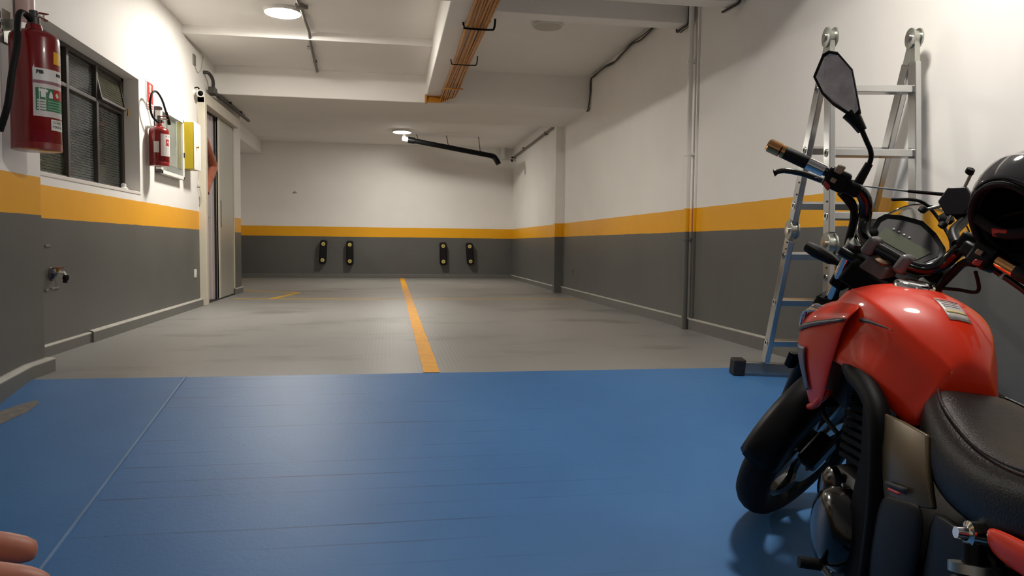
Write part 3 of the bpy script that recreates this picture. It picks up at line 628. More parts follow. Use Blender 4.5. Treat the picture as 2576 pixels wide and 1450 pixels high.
# black drain pipe at the far ceiling
t = thing('drain_pipe', 'black drain pipe hanging from the far ceiling with an elbow end', 'pipe', (1.0, 12.5, 2.25)); og = (1.0,12.5,2.25)
a, b = Vector((0.37,12.5,2.355)), Vector((1.72,12.5,2.14))
ob('pipe', MB().tube([a,b], 0.042, 16), M['black'], t, og)
ob('elbow', MB().tube(bez([b,(1.76,12.5,2.12),(1.80,12.48,2.06),(1.83,12.47,2.00)],5), 0.046, 16), M['black'], t, og)
ob('collar', MB().tube([a+Vector((-0.06,0,0.008)),a+Vector((0.05,0,-0.008))], 0.052, 16), M['black'], t, og)
ob('coupling', MB().tube([(0.22,12.5,2.38),(0.33,12.5,2.362)], 0.04, 14), M['white'], t, og)
ob('drop', MB().tube([(0.25,12.5,2.46),(0.25,12.5,2.37)], 0.04, 14), M['white'], t, og)
for f in (0.08, 0.45, 0.85):
    p = a.lerp(b, f); ob('hanger', MB().tube([(p.x-0.03,p.y,2.455),(p.x,p.y,p.z+0.045),(p.x+0.04,p.y,p.z+0.03)], 0.006, 6), M['wire'], t, og)
t = thing('drain_pipe', 'short white downpipe in the far right ceiling corner', 'pipe', (2.12,13.8,2.2))
ob('pipe', MB().tube([(0,0,0.05),(0,0,0.28)], 0.05, 14), M['white'], t); ob('socket', MB().tube([(0,0,0.2),(0,0,0.26)], 0.058, 14), M['white'], t)
t = thing('wall_conduit', 'grey conduit sloping along the top of the far right wall', 'conduit', (2.28, 12, 2.28)); og = (2.28,12,2.28)
ob('tube', MB().tube([(2.285,9.85,2.31),(2.285,13.7,2.262)], 0.018, 10), M['pvc'], t, og)
for y in (10.8, 12.6): ob('clip', MB().box(2.26,2.315,y-0.015,y+0.015,2.265,2.315), M['pvc'], t, og, smooth=False)
# wall hook at the back
tag(ob('wall_nail', MB().tube([(-1.67,13.905,1.54),(-1.67,13.87,1.54),(-1.67,13.865,1.57)], 0.008, 8).tube([(-1.70,13.89,1.535),(-1.64,13.89,1.54)], 0.006, 6), M['steel'], None, (-1.67,13.9,1.54)), 'tiny metal hook on the white back wall', 'hook')
# car bumpers on the back wall
lab = ['leftmost black rubber bumper on the back wall', 'second black rubber bumper from the left on the back wall', 'third black rubber bumper from the left on the back wall', 'rightmost black rubber bumper on the back wall']
for i, (x, z0, z1, tilt) in enumerate(((-1.175,0.262,0.692,0.012),(-0.70,0.245,0.685,0.0),(1.0,0.252,0.676,-0.004),(1.50,0.262,0.672,-0.014))):
    t = thing('wall_bumper', lab[i], 'bumper', (x, 13.9, z0), 'rubber car bumpers on the back wall')
    h = z1-z0; w = 0.062
    pr = [(-w+0.02,0),(w-0.02,0),(w,0.03),(w,h-0.03),(w-0.02,h),(-w+0.02,h),(-w,h-0.03),(-w,0.03)]
    ob('pad', MB().prism([(px+tilt*(pz/h-0.5)*2,-0.13,pz) for px,pz in pr], (0,0.128,0)), M['rubber'], t, bevel=0.018, seg=3)
    for zf in (0.15, 0.83):
        px = tilt*(zf-0.5)*2
        wsh = ob('washer', MB().lathe([(0.012,0),(0.034,0),(0.034,0.004),(0.012,0.005)], (px,-0.131,h*zf), (0,-1,0), 20), M['cream'], t)
        ob('bolt', MB().lathe([(0,0),(0.014,0),(0.012,0.006),(0,0.007)], (px,-0.131,h*zf), (0,-1,0), 10), M['brass'], wsh)

# ------------------------------------------------------------------ aluminium ladder
rd = Vector((0.985,-0.17,0)).normalized()
lad = thing('folding_ladder', 'aluminium folding ladder standing by the right wall behind the motorcycle', 'ladder', (2.0, 3.1, rz(3.1))); og = (2.0,3.1,rz(3.1))
apexL = Vector((1.868,2.965,1.545)); WID = 0.36
feet = {'far': Vector((1.915,3.53,rz(3.53)+0.035)), 'near': Vector((1.775,2.735,rz(2.735)+0.04))}
for nm, foot in feet.items():
    d = apexL-foot; L = d.length; dn = d.normalized(); fwd = rd.cross(dn).normalized()      # perpendicular to the section plane
    hinge = 0.468
    for s in (0, 1):
        o0 = foot + rd*(WID*s); 
        lo = ob('rail', MB().obox(o0+dn*(L*hinge*0.5), rd, fwd, dn, 0.0135, 0.031, L*hinge*0.5-0.05), M['alu'], lad, og, smooth=False, bevel=0.004)
        up = ob('rail', MB().obox(o0+dn*(L*(hinge+(0.96-hinge)/2)), rd, fwd, dn, 0.0135, 0.031, L*(0.96-hinge)*0.5-0.045), M['alu'], lad, og, smooth=False, bevel=0.004)
        sg = -1 if s == 0 else 1
        hp = o0+dn*(L*hinge)
        hg = ob('hinge', MB().lathe([(0,-0.02),(0.046,-0.02),(0.046,-0.014),(0.034,-0.012),(0.034,0.012),(0.046,0.014),(0.046,0.02),(0,0.02)], hp+fwd*0.008, rd, 24).obox(hp-dn*0.075, rd, fwd, dn, 0.010, 0.022, 0.06).obox(hp+dn*0.075, rd, fwd, dn, 0.010, 0.022, 0.06), M['steel'], lad, og)
        ob('hinge_boss', MB().lathe([(0,-0.026),(0.016,-0.026),(0.016,0.026),(0,0.026)], hp+fwd*0.012, rd, 14), M['chrome'], hg, og)
        for f in (0.575, 0.61, 0.43, 0.41):
            ob('rivet', MB().lathe([(0,0),(0.005,0),(0.003,0.004),(0,0.004)], o0+dn*(L*f)+rd*(sg*0.0135)+fwd*0.012, rd*sg, 8), M['dark'], lad, og)
    for i, f in enumerate((0.095, 0.235, 0.385, 0.54, 0.70, 0.865)):
        a = foot+dn*(L*f); b = a+rd*WID
        ob('rung', MB().obox((a+b)/2, rd, fwd, dn, WID/2-0.012, 0.017, 0.016), M['alu'], lad, og, smooth=False, bevel=0.003)
        for s in (0, 1):
            sg = -1 if s == 0 else 1
            c = foot+rd*(WID*s)+dn*(L*f)
            ob('rung_end', MB().torus([(0.010,0),(0.017,0),(0.017,0.003),(0.010,0.003)], c+rd*(sg*0.0135), rd*sg, 16), M['chrome'], lad, og)
            ob('rung_hole', MB().lathe([(0,0.0002),(0.011,0.0002),(0.011,0.001),(0,0.001)], c+rd*(sg*0.0135), rd*sg, 12), M['dark'], lad, og)
    # stabiliser bar
    e0 = foot-rd*0.135; e1_ = foot+rd*(WID+0.0); e0.z -= 0.0; zb = rz(foot.y)+0.045
    e0 = Vector((e0.x,e0.y,rz(e0.y)+0.042)); e1_ = Vector((min(e1_.x,2.285), e1_.y, rz(e1_.y)+0.042))
    ob('stabiliser_bar', MB().bar(e0, e1_, 0.03, 0.058), M['alu'], lad, og, smooth=False, bevel=0.004)
    for p in (e0, e1_-rd*0.02):
        q = Vector((p.x,p.y,rz(p.y)))
        ob('rubber_foot', MB().obox(q+Vector((0,0,0.045)), rd, (0,1,SL), (0,-SL,1), 0.03, 0.028, 0.042), mat('paint_splashed_rubber', S(34,30,30), 0.5, var=0.9, vscale=60), lad, og, smooth=False, bevel=0.006)
for s in (0, 1):
    hp = apexL + rd*(WID*s)
    hg = ob('hinge', MB().lathe([(0,-0.024),(0.042,-0.020),(0.042,-0.013),(0.032,-0.012),(0.032,0.012),(0.042,0.013),(0.042,0.020),(0,0.024)], hp, rd, 28), M['steel'], lad, og)
    for foot in feet.values():
        dn = (apexL-foot).normalized(); fwd = rd.cross(dn)
        ob('hinge_arm', MB().obox(hp-dn*0.075, rd, fwd, dn, 0.011, 0.024, 0.055), M['steel'], hg, og, smooth=False)
    ob('hinge_boss', MB().lathe([(0,-0.03),(0.018,-0.03),(0.018,0.03),(0,0.03)], hp, rd, 16), M['chrome'], hg, og)
# ------------------------------------------------------------------ motorcycle (built in its own frame: x right, y forward, z up, origin under the rear axle)
WB = 1.386; CAST = math.radians(25)
AX = Vector((0,-math.sin(CAST),math.cos(CAST))); A0 = Vector((0,WB+0.105,0))
YAW, LEAN, STEER = -0.249, 0.065, -0.82
BM = (Matrix.Translation((1.290,2.230,rz(2.230))) @ Matrix.Rotation(math.atan(SL),4,'X') @ Matrix.Rotation(YAW,4,'Z') @ Matrix.Rotation(LEAN,4,'Y') @ Matrix.Translation((0,-WB,0)))
RSM = Matrix.Rotation(STEER,3,AX)
def ST(p): return A0 + RSM @ (Vector(p)-A0)              # front end turned to the right
bike = thing('motorcycle', 'red motorcycle parked on the blue ramp with its handlebar turned right', 'motorcycle', (0,0,0))
bike.matrix_world = BM
def bo(name, mb, m, parent=None, **k): return ob(name, mb, M[m] if isinstance(m, str) else m, parent or bike, **k)
def so(name, mb, m, parent=None, **k): return ob(name, mb.xf(ST), M[m] if isinstance(m, str) else m, parent or bike, **k)
def so_(name, build, m, parent=None, **k): return so(name, build(MB()), m, parent, **k)

# fuel tank: lofted cross sections
def ring(y, half):
    r = [(x,y,z) for x,z in half]; return r + [(-x,y,z) for x,z in reversed(half[1:-1])]
def sec(y, zt, rx, rzz, sx, sz, lx, lz, zb): return ring(y, [(0,zt),(rx*0.55,zt-0.002-(zt-rzz)*0.25),(rx,rzz),((rx+sx)/2+0.006,(rzz+sz)/2+0.002),(sx,sz),(lx,lz+0.014),(lx*0.97,lz),(lx*0.6,zb),(0,zb)])
T_ = MB().loft([
  sec(0.546,0.785,0.040,0.778,0.072,0.735,0.080,0.690,0.70),
  sec(0.554,0.820,0.034,0.812,0.068,0.750,0.086,0.688,0.70),
  sec(0.572,0.842,0.042,0.824,0.074,0.760,0.094,0.686,0.70),
  sec(0.600,0.864,0.058,0.836,0.086,0.775,0.106,0.690,0.70),
  sec(0.645,0.893,0.082,0.852,0.101,0.790,0.120,0.708,0.72),
  sec(0.700,0.914,0.104,0.871,0.117,0.800,0.136,0.742,0.74),
  sec(0.780,0.927,0.121,0.886,0.133,0.815,0.150,0.722,0.74),
  sec(0.870,0.925,0.126,0.890,0.147,0.820,0.155,0.712,0.74),
  sec(0.950,0.910,0.120,0.876,0.148,0.815,0.148,0.720,0.75),
  sec(1.000,0.890,0.100,0.856,0.128,0.806,0.122,0.750,0.76),
  sec(1.020,0.868,0.080,0.840,0.104,0.798,0.100,0.760,0.77)])
tank = bo('fuel_tank', T_, 'red', sub=3)
ca = tank.data.attributes.new('crease_edge', 'FLOAT', 'EDGE')
for e in tank.data.edges:                     # keep the knee ridge crisp
    i, j = (v % 16 for v in e.vertices)
    if i == j and i in (2, 14): ca.data[e.index].value = 0.62
    if i == j and i in (6, 10): ca.data[e.index].value = 0.5
bo('fuel_cap', MB().lathe([(0,0.008),(0.03,0.008),(0.040,0.006),(0.045,0.0),(0.045,-0.02)], (0,0.868,0.922), (0,0,1), 28), 'chrome', tank)
# warning label laid on the tank top
import mathutils
from mathutils.bvhtree import BVHTree
def surf_patch(src, corners, nu, nv, off):
    dg = bpy.context.evaluated_depsgraph_get(); ev = src.evaluated_get(dg); me = ev.to_mesh()
    bv = BVHTree.FromPolygons([v.co.copy() for v in me.vertices], [tuple(p.vertices) for p in me.polygons])
    rows, nn = [], []
    c = [Vector(p) for p in corners]
    for i in range(nv+1):
        r = []
        for j in range(nu+1):
            p = c[0].lerp(c[1],j/nu).lerp(c[3].lerp(c[2],j/nu),i/nv)
            h = bv.find_nearest(p); r.append(h[0]+h[1]*off)
        rows.append(r)
    ev.to_mesh_clear(); return rows
def decal(src, corners, m, name, nu=6, nv=4, off=0.0015, parent=None):
    return bo(name, MB().grid(surf_patch(src, corners, nu, nv, off)), m, parent or src, solid=0.0006)
lab_ = decal(tank, [(-0.010,0.748,0.935),(0.045,0.748,0.93),(0.040,0.655,0.905),(-0.012,0.655,0.905)], 'sticker', 'warning_label')
decal(tank, [(-0.008,0.747,0.935),(0.043,0.747,0.93),(0.043,0.735,0.93),(-0.008,0.735,0.935)], mat('label_pink', S(206,120,110),0.5), 'label_header', 4, 1, 0.0022, lab_)
decal(tank, [(-0.009,0.690,0.92),(0.041,0.690,0.92),(0.041,0.678,0.92),(-0.009,0.678,0.92)], mat('label_straw', S(214,190,130),0.5), 'label_band', 4, 1, 0.0022, lab_)
for i in range(3): decal(tank, [(-0.005,0.728-i*0.011,0.93),(0.036,0.728-i*0.011,0.93),(0.036,0.7265-i*0.011,0.93),(-0.005,0.7265-i*0.011,0.93)], mat('grey_ink', S(150,146,150),0.6), 'print_line', 4, 1, 0.0022, lab_)

# tank shrouds (left and right)
def shroud(s):
    # rows run rear edge -> front edge; columns top -> bottom
    P = lambda x, y, z: (s*x, y, z)
    rows = [
      [P(0.128,0.800,0.872),P(0.158,0.800,0.842),P(0.160,0.815,0.800),P(0.156,0.832,0.750),P(0.154,0.850,0.700),P(0.150,0.862,0.650),P(0.140,0.885,0.600),P(0.132,0.930,0.560)],
      [P(0.128,0.880,0.862),P(0.166,0.880,0.832),P(0.174,0.885,0.790),P(0.168,0.895,0.745),P(0.166,0.905,0.700),P(0.160,0.912,0.655),P(0.150,0.925,0.605),P(0.138,0.950,0.560)],
      [P(0.122,0.960,0.848),P(0.168,0.960,0.820),P(0.182,0.965,0.785),P(0.176,0.970,0.735),P(0.180,0.975,0.695),P(0.170,0.972,0.650),P(0.154,0.966,0.602),P(0.138,0.972,0.556)],
      [P(0.110,1.030,0.826),P(0.162,1.035,0.800),P(0.180,1.040,0.765),P(0.176,1.045,0.720),P(0.176,1.040,0.688),P(0.166,1.020,0.648),P(0.148,0.998,0.600),P(0.132,0.992,0.552)],
      [P(0.094,1.080,0.790),P(0.140,1.085,0.770),P(0.158,1.095,0.735),P(0.158,1.095,0.700),P(0.156,1.085,0.672),P(0.148,1.055,0.636),P(0.134,1.020,0.594),P(0.124,1.002,0.550)]]
    return MB().grid(rows)
for s in (-1, 1):
    sh_ = bo('tank_shroud', shroud(s), 'red', sub=2, solid=0.008)
    if s < 0:
        bo('tail_tip', MB().tube(bez([(-0.134,0.880,0.630),(-0.140,0.915,0.590),(-0.138,0.950,0.562),(-0.132,1.000,0.540)],4), [0.004]+[0.009]*10+[0.008,0.004], 12), 'red', sh_)
    # chrome wing emblem
    e = MB()
    for k in range(4):
        a = Vector((s*(0.178-0.004*k),1.050-k*0.004,0.745+k*0.016)); b = Vector((s*(0.166-0.008*k),0.985-k*0.012,0.806+k*0.004))
        e.tube(bez([a, (a+b)/2+Vector((s*0.012,0.010,0.012)), b],4), [0.0035]*8+[0.002], 8)
    bo('wing_emblem', e, 'chrome', sh_)
    decal(sh_, [(s*0.19,1.055,0.744),(s*0.19,0.80,0.845),(s*0.19,0.80,0.833),(s*0.19,1.055,0.728)], 'dgrey', 'dark_stripe', 12, 2, 0.005)
    decal(sh_, [(s*0.2,1.03,0.700),(s*0.2,0.965,0.712),(s*0.18,0.94,0.600),(s*0.18,0.965,0.59)], 'purple', 'violet_decal', 4, 10, 0.005)
    decal(tank, [(s*0.17,0.79,0.850),(s*0.17,0.66,0.872),(s*0.17,0.66,0.870),(s*0.17,0.79,0.838)], 'dgrey', 'dark_stripe', 8, 1, 0.0015)
# inner black duct behind shroud, radiator block and horn
for s in (-1, 1):
    bo('shroud_lining', MB().hexa([(s*0.10,0.84,0.60),(s*0.115,0.88,0.61),(s*0.115,0.98,0.60),(s*0.10,1.0,0.60)], [(s*0.10,0.80,0.78),(s*0.125,0.84,0.75),(s*0.13,1.02,0.74),(s*0.10,1.04,0.76)]), 'black', smooth=False)
bo('horn', MB().lathe([(0,0),(0.04,0),(0.045,0.012),(0.03,0.03),(0,0.034)], (-0.07,1.02,0.58), (-0.4,1,-0.2), 20), 'black')

# seat
def sring(y, w, zt, dz, zs): return ring(y, [(0,zt),(w*0.55,zt+0.002),(w*0.86,zt-0.006),(w,zt-0.028),(w*1.03,zt-dz*0.6),(w*0.98,zs),(w*0.5,zs),(0,zs)])
seat = bo('seat', MB().loft([
  sring(0.556,0.060,0.768,0.05,0.715), sring(0.540,0.082,0.780,0.06,0.690), sring(0.490,0.104,0.782,0.08,0.668), sring(0.420,0.122,0.776,0.10,0.650),
  sring(0.330,0.140,0.772,0.11,0.640), sring(0.230,0.150,0.778,0.10,0.650), sring(0.130,0.150,0.800,0.10,0.672), sring(0.03,0.142,0.842,0.11,0.700),
  sring(-0.10,0.132,0.862,0.09,0.735), sring(-0.28,0.110,0.872,0.07,0.770), sring(-0.36,0.08,0.868,0.05,0.79)]), 'seat', sub=2)
for s in (-1, 1):
    bo('seat_piping', MB().tube(bez([(s*0.064,0.535,0.778),(s*0.092,0.46,0.776),(s*0.112,0.36,0.772),(s*0.126,0.25,0.774),(s*0.132,0.13,0.798),(s*0.124,0.03,0.838)],6), 0.003, 6), 'seat', seat)
# tail cowl, rear fender, tail light
for s in (-1, 1):
    bo('tail_cowl', MB().grid([[(s*0.150,0.16,0.700),(s*0.156,0.14,0.680),(s*0.150,0.12,0.664)],[(s*0.152,0.04,0.730),(s*0.158,0.03,0.705),(s*0.150,0.02,0.684)],[(s*0.146,-0.12,0.775),(s*0.150,-0.12,0.745),(s*0.142,-0.12,0.720)],[(s*0.122,-0.32,0.815),(s*0.124,-0.32,0.785),(s*0.116,-0.32,0.765)]]), 'red', sub=2, solid=0.01)
bo('rear_fender', MB().loft([[(x,y,z) for x,z in ((-0.09,zc-0.03),(-0.07,zc+0.02),(0.07,zc+0.02),(0.09,zc-0.03))] for y,zc in ((0.2,0.60),(0.0,0.665),(-0.25,0.70),(-0.5,0.60),(-0.58,0.46))]), 'black')
bo('tail_light', MB().obox((0,-0.40,0.80),(1,0,0),(0,1,0),(0,0,1),0.05,0.03,0.025), 'redp', bevel=0.01)
bo('grab_rail', MB().tube(bez([(-0.14,0.0,0.80),(-0.15,-0.2,0.84),(-0.10,-0.36,0.88),(0,-0.39,0.89),(0.10,-0.36,0.88),(0.15,-0.2,0.84),(0.14,0.0,0.80)]), 0.012, 10), 'black')
# frame
for s in (-1, 1):
    bo('frame_spar', MB().tube(bez([(s*0.03,1.05,0.84),(s*0.09,0.95,0.765),(s*0.125,0.80,0.722),(s*0.138,0.66,0.716),(s*0.142,0.575,0.685),(s*0.142,0.52,0.60),(s*0.138,0.49,0.50),(s*0.132,0.47,0.36),(s*0.12,0.46,0.26)],6), 0.024, 12, sx=1.0), 'matte')
    bo('frame_plate', MB().prism([(s*0.118,0.70,0.71),(s*0.118,0.57,0.69),(s*0.118,0.50,0.55),(s*0.118,0.47,0.28),(s*0.118,0.56,0.26),(s*0.118,0.63,0.42),(s*0.118,0.64,0.58)], (s*0.018,0,0)), 'matte', bevel=0.006)
    bo('subframe_tube', MB().tube([(s*0.10,0.55,0.67),(s*0.105,0.2,0.685),(s*0.10,-0.3,0.75)], 0.012, 10), 'black')
bo('downtube', MB().tube([(0,1.09,0.78),(0,1.0,0.55),(0,0.92,0.34)], 0.024, 12), 'black')
bo('head_tube', MB().tube([(0,1.125,0.76),(0,1.065,0.90)], 0.034, 14), 'black')
bo('under_tank', MB().box(-0.09,0.09,0.60,1.02,0.66,0.75), 'black', bevel=0.02)
# side covers
for s in (-1, 1):
    sc_ = bo('side_cover', MB().grid([[(s*0.136,0.580,0.700),(s*0.132,0.50,0.716),(s*0.126,0.41,0.728)],[(s*0.144,0.535,0.645),(s*0.142,0.46,0.662),(s*0.134,0.365,0.680)],[(s*0.144,0.468,0.566),(s*0.144,0.40,0.588),(s*0.136,0.315,0.630)]]), 'olive', bevel=0.004, solid=0.012)
    decal(sc_, [(s*0.15,0.445,0.598),(s*0.15,0.400,0.612),(s*0.15,0.400,0.606),(s*0.15,0.445,0.592)], 'redp', 'red_lettering', 4, 1, 0.007)
    decal(sc_, [(s*0.15,0.462,0.604),(s*0.15,0.385,0.630),(s*0.15,0.385,0.618),(s*0.15,0.462,0.594)], 'ink', 'dark_lettering', 4, 1, 0.007)
    bo('lower_cover', MB().grid([[(s*0.150,0.485,0.578),(s*0.150,0.41,0.598),(s*0.142,0.325,0.640)],[(s*0.150,0.475,0.48),(s*0.150,0.39,0.50),(s*0.140,0.31,0.53)],[(s*0.142,0.470,0.36),(s*0.142,0.39,0.37),(s*0.134,0.32,0.39)]]), 'black', sub=2, solid=0.012)
    bo('airbox_panel', MB().grid([[(s*0.140,0.33,0.640),(s*0.142,0.22,0.655),(s*0.14,0.10,0.675)],[(s*0.130,0.32,0.56),(s*0.132,0.22,0.56),(s*0.13,0.12,0.58)],[(s*0.124,0.33,0.42),(s*0.124,0.22,0.44),(s*0.124,0.14,0.48)]]), 'black', sub=1, solid=0.012)
# engine
eng = bo('engine', MB().loft([ring(y, [(0,zt),(0.10,zt),(w,zt-0.04),(w,zb+0.05),(0.09,zb),(0,zb)]) for y,w,zt,zb in ((0.46,0.10,0.44,0.24),(0.55,0.125,0.48,0.21),(0.68,0.13,0.50,0.20),(0.80,0.125,0.48,0.20),(0.90,0.10,0.42,0.22))]), 'black', bevel=0.01)
for i in range(9):
    c = Vector((0,0.80,0.47))+Vector((0,0.22,0.97)).normalized()*(0.02+i*0.021)
    bo('cylinder_fin', MB().obox(c,(1,0,0),(0,0.97,-0.22),(0,0.22,0.97),0.078,0.078,0.006), 'matte', eng, smooth=False)
bo('cylinder_head', MB().obox((0,0.855,0.690),(1,0,0),(0,0.97,-0.22),(0,0.22,0.97),0.07,0.07,0.03), 'black', eng, bevel=0.015)
for s in (-1, 1):
    bo('crankcase_cover', MB().lathe([(0,0.058),(0.05,0.056),(0.080,0.046),(0.096,0.02),(0.100,0.0)], (s*0.118,0.675,0.375), (s,0,0), 32), 'gloss', eng)
    bo('cover_boss', MB().lathe([(0,0.03),(0.03,0.028),(0.05,0.015),(0.054,0)], (s*0.122,0.76,0.43), (s,0,0), 24), 'gloss', eng)
    for k in range(6):
        a = k*PI/3+0.3; bo('cover_bolt', MB().lathe([(0,0.008),(0.006,0.008),(0.007,0)], (s*0.124,0.675+0.098*math.cos(a),0.375+0.098*math.sin(a)), (s,0,0), 8), 'steel', eng)
bo('throttle_body', MB().tube([(0,0.72,0.62),(0,0.60,0.64),(0,0.50,0.62)], 0.035, 14), 'black')
bo('spark_cable', MB().tube(bez([(-0.05,0.93,0.66),(-0.10,0.96,0.62),(-0.12,0.93,0.56),(-0.10,0.86,0.53)]), 0.006, 8), 'rubber')
# exhaust on the right, chain side details on the left
bo('exhaust', MB().tube(bez([(0.03,0.93,0.62),(0.06,1.0,0.45),(0.09,0.93,0.24),(0.13,0.6,0.20),(0.16,0.3,0.26)],6), 0.022, 12), 'black')
bo('muffler', MB().tube([(0.165,0.28,0.27),(0.18,0.1,0.33),(0.19,-0.35,0.44)], [0.035,0.055,0.05], 18), 'black')
bo('chain_guard', MB().box(-0.115,-0.085,0.05,0.45,0.36,0.40), 'black', bevel=0.006)
for s in (-1, 1): bo('swingarm', MB().bar((s*0.11,0.42,0.33),(s*0.115,-0.04,0.292),0.03,0.05), 'black', bevel=0.008)
for s in (-1, 1):
    sp = bo('rear_shock', MB().tube([(s*0.150,0.165,0.655),(s*0.145,0.02,0.32)], 0.018, 12), 'black')
    p0, p1 = Vector((s*0.150,0.148,0.615)), Vector((s*0.146,0.045,0.38)); d = (p1-p0); dn = d.normalized(); u = dn.cross(Vector((1,0,0))).normalized(); w = dn.cross(u)
    bo('spring', MB().tube([p0+d*(i/84)+(u*math.cos(i*PI/6)+w*math.sin(i*PI/6))*0.030 for i in range(85)], 0.0055, 6), 'black', sp)
    bo('top_collar', MB().lathe([(0.012,0),(0.036,0),(0.036,0.014),(0.012,0.014)], p0-dn*0.014, dn, 20), 'steel', sp)
    bo('eye_bolt', MB().lathe([(0,0.03),(0.009,0.03),(0.011,0.015),(0.020,0.012),(0.022,-0.012)], (s*0.150,0.170,0.668), (s,0,0), 16), 'chrome', sp)
# pedals and stands
bo('footpeg', MB().tube([(-0.13,0.47,0.33),(-0.245,0.47,0.335)], 0.016, 12), 'rubber'); bo('footpeg', MB().tube([(0.13,0.47,0.33),(0.245,0.47,0.335)], 0.016, 12), 'rubber')
sp = bo('shift_lever', MB().tube(bez([(-0.135,0.52,0.30),(-0.155,0.60,0.295),(-0.165,0.635,0.302)]), 0.007, 8), 'steel')
bo('lever_rubber', MB().tube([(-0.165,0.632,0.302),(-0.215,0.632,0.302)], 0.013, 12), 'rubber', sp)
bo('centre_stand', MB().tube([(-0.10,0.44,0.27),(-0.14,0.40,0.02),(-0.16,0.36,0.012)], 0.012, 10).tube([(0.10,0.44,0.27),(0.14,0.40,0.02),(0.16,0.36,0.012)], 0.012, 10).tube([(-0.12,0.42,0.16),(0.12,0.42,0.16)], 0.010, 8), 'black')
bo('side_stand', MB().tube([(-0.12,0.55,0.24),(-0.15,0.40,0.22),(-0.16,0.28,0.20)], 0.010, 8), 'black')

# wheels
def wheel(name, c, R, hw, place):
    rim = place(name, MB().torus([(R-0.075,-hw*0.62),(R-0.06,-hw*0.66),(R-0.056,-hw*0.5),(R-0.085,-0.02),(R-0.085,0.02),(R-0.056,hw*0.5),(R-0.06,hw*0.66),(R-0.075,hw*0.62),(R-0.098,0.02),(R-0.098,-0.02)], c, (1,0,0), 56), 'gloss')
    n = 14; prof = []
    for i in range(n):
        a = 2*PI*i/n; prof.append((R-0.046+0.046*math.cos(a)*1.0, hw*math.sin(a)))
    place('tyre', MB().torus(prof, c, (1,0,0), 64), 'tire', rim)
    place('hub', MB().lathe([(0,-0.05),(0.03,-0.05),(0.045,-0.03),(0.045,0.03),(0.03,0.05),(0,0.05)], c, (1,0,0), 24), 'gloss', rim)
    for k in range(6):
        a = k*PI/3; u = Vector((0,math.cos(a),math.sin(a))); w = Vector((0,-math.sin(a),math.cos(a))); C_ = Vector(c)
        m = MB().hexa([C_+u*0.035+w*0.026+Vector((0.012,0,0)),C_+u*0.035-w*0.026+Vector((0.012,0,0)),C_+u*0.035-w*0.026-Vector((0.012,0,0)),C_+u*0.035+w*0.026-Vector((0.012,0,0))],
                      [C_+u*(R-0.09)+w*0.017+Vector((0.010,0,0)),C_+u*(R-0.09)-w*0.017+Vector((0.010,0,0)),C_+u*(R-0.09)-w*0.017-Vector((0.010,0,0)),C_+u*(R-0.09)+w*0.017-Vector((0.010,0,0))])
        place('spoke', m, 'gloss', rim, bevel=0.004)
    return rim
FA = Vector((0,WB,0.292))
fw = wheel('front_wheel', FA, 0.292, 0.052, so)
so('brake_disc', MB().torus([(0.075,0.056),(0.12,0.056),(0.12,0.060),(0.075,0.060)], FA, (1,0,0), 40), 'steel', fw)
wheel('rear_wheel', Vector((0,0,0.292)), 0.292, 0.064, bo)
so('axle', MB().tube([(-0.125,WB,0.292),(0.125,WB,0.292)], 0.011, 10), 'steel')
# fender
def fender(a0, a1, R, hw, n=12):
    rings = []
    for i in range(n+1):
        a = math.radians(a0+(a1-a0)*i/n); u = Vector((0,math.cos(a),math.sin(a)))
        pts = [(-hw,R-0.045),(-hw*0.92,R-0.012),(-hw*0.55,R+0.008),(0,R+0.015),(hw*0.55,R+0.008),(hw*0.92,R-0.012),(hw,R-0.045)]
        rings.append([FA+u*r+Vector((x,0,0)) for x,r in pts])
    return MB().grid(rings)
so('front_fender', fender(58,128,0.318,0.062), 'red', solid=0.004)
so('fender_extension', fender(126,186,0.318,0.060), 'black', solid=0.004)
# fork
FO = 0.032
def fk(z, x): return (x, A0.y - z*math.tan(CAST) + FO/math.cos(CAST), z)
for s in (-1, 1):
    so('fork_tube', MB().tube([fk(0.93,s*0.105), fk(0.50,s*0.105)], 0.0185, 16), 'chrome')
    sl = so('fork_slider', MB().tube([fk(0.60,s*0.105), fk(0.59,s*0.105), fk(0.33,s*0.105), (s*0.105,WB,0.292)], [0.028,0.026,0.025,0.022], 16), 'black')
    so('dust_seal', MB().tube([fk(0.615,s*0.105), fk(0.595,s*0.105)], 0.030, 16), 'rubber', sl)
    so('fender_stay', MB().tube([fk(0.50,s*0.10), (s*0.064,WB-0.10,0.292+0.30)], 0.008, 8), 'black', sl)
    so('reflector', MB().obox(Vector(fk(0.52,s*0.135))-Vector((0,0.02,0)), (1,0,0), (0,1,0), AX, 0.012, 0.024, 0.030), 'black', sl, bevel=0.006)
    so('fork_cap', MB().tube([fk(0.93,s*0.105), fk(0.945,s*0.105)], 0.021, 16), 'steel')
cal = so('brake_caliper', MB().obox((0.085,1.235,0.345),(1,0,0),(0,0.5,0.87),(0,-0.87,0.5),0.028,0.055,0.032), 'black', bevel=0.01)
so('brake_hose', MB().tube(bez([(0.10,1.24,0.39),(0.13,1.20,0.55),(0.14,1.14,0.75),(0.13,1.12,0.95),(0.17,1.03,1.05)]), 0.006, 8), 'rubber', cal)
so('lower_clamp', MB().obox(fk(0.745,0), (1,0,0), (0,math.cos(CAST),math.sin(CAST)), AX, 0.14, 0.035, 0.022), 'black', bevel=0.012)
so('upper_clamp', MB().obox(Vector(fk(0.915,0))-Vector((0,0.012,0)), (1,0,0), (0,math.cos(CAST),math.sin(CAST)), AX, 0.126, 0.030, 0.014), 'black', bevel=0.01)
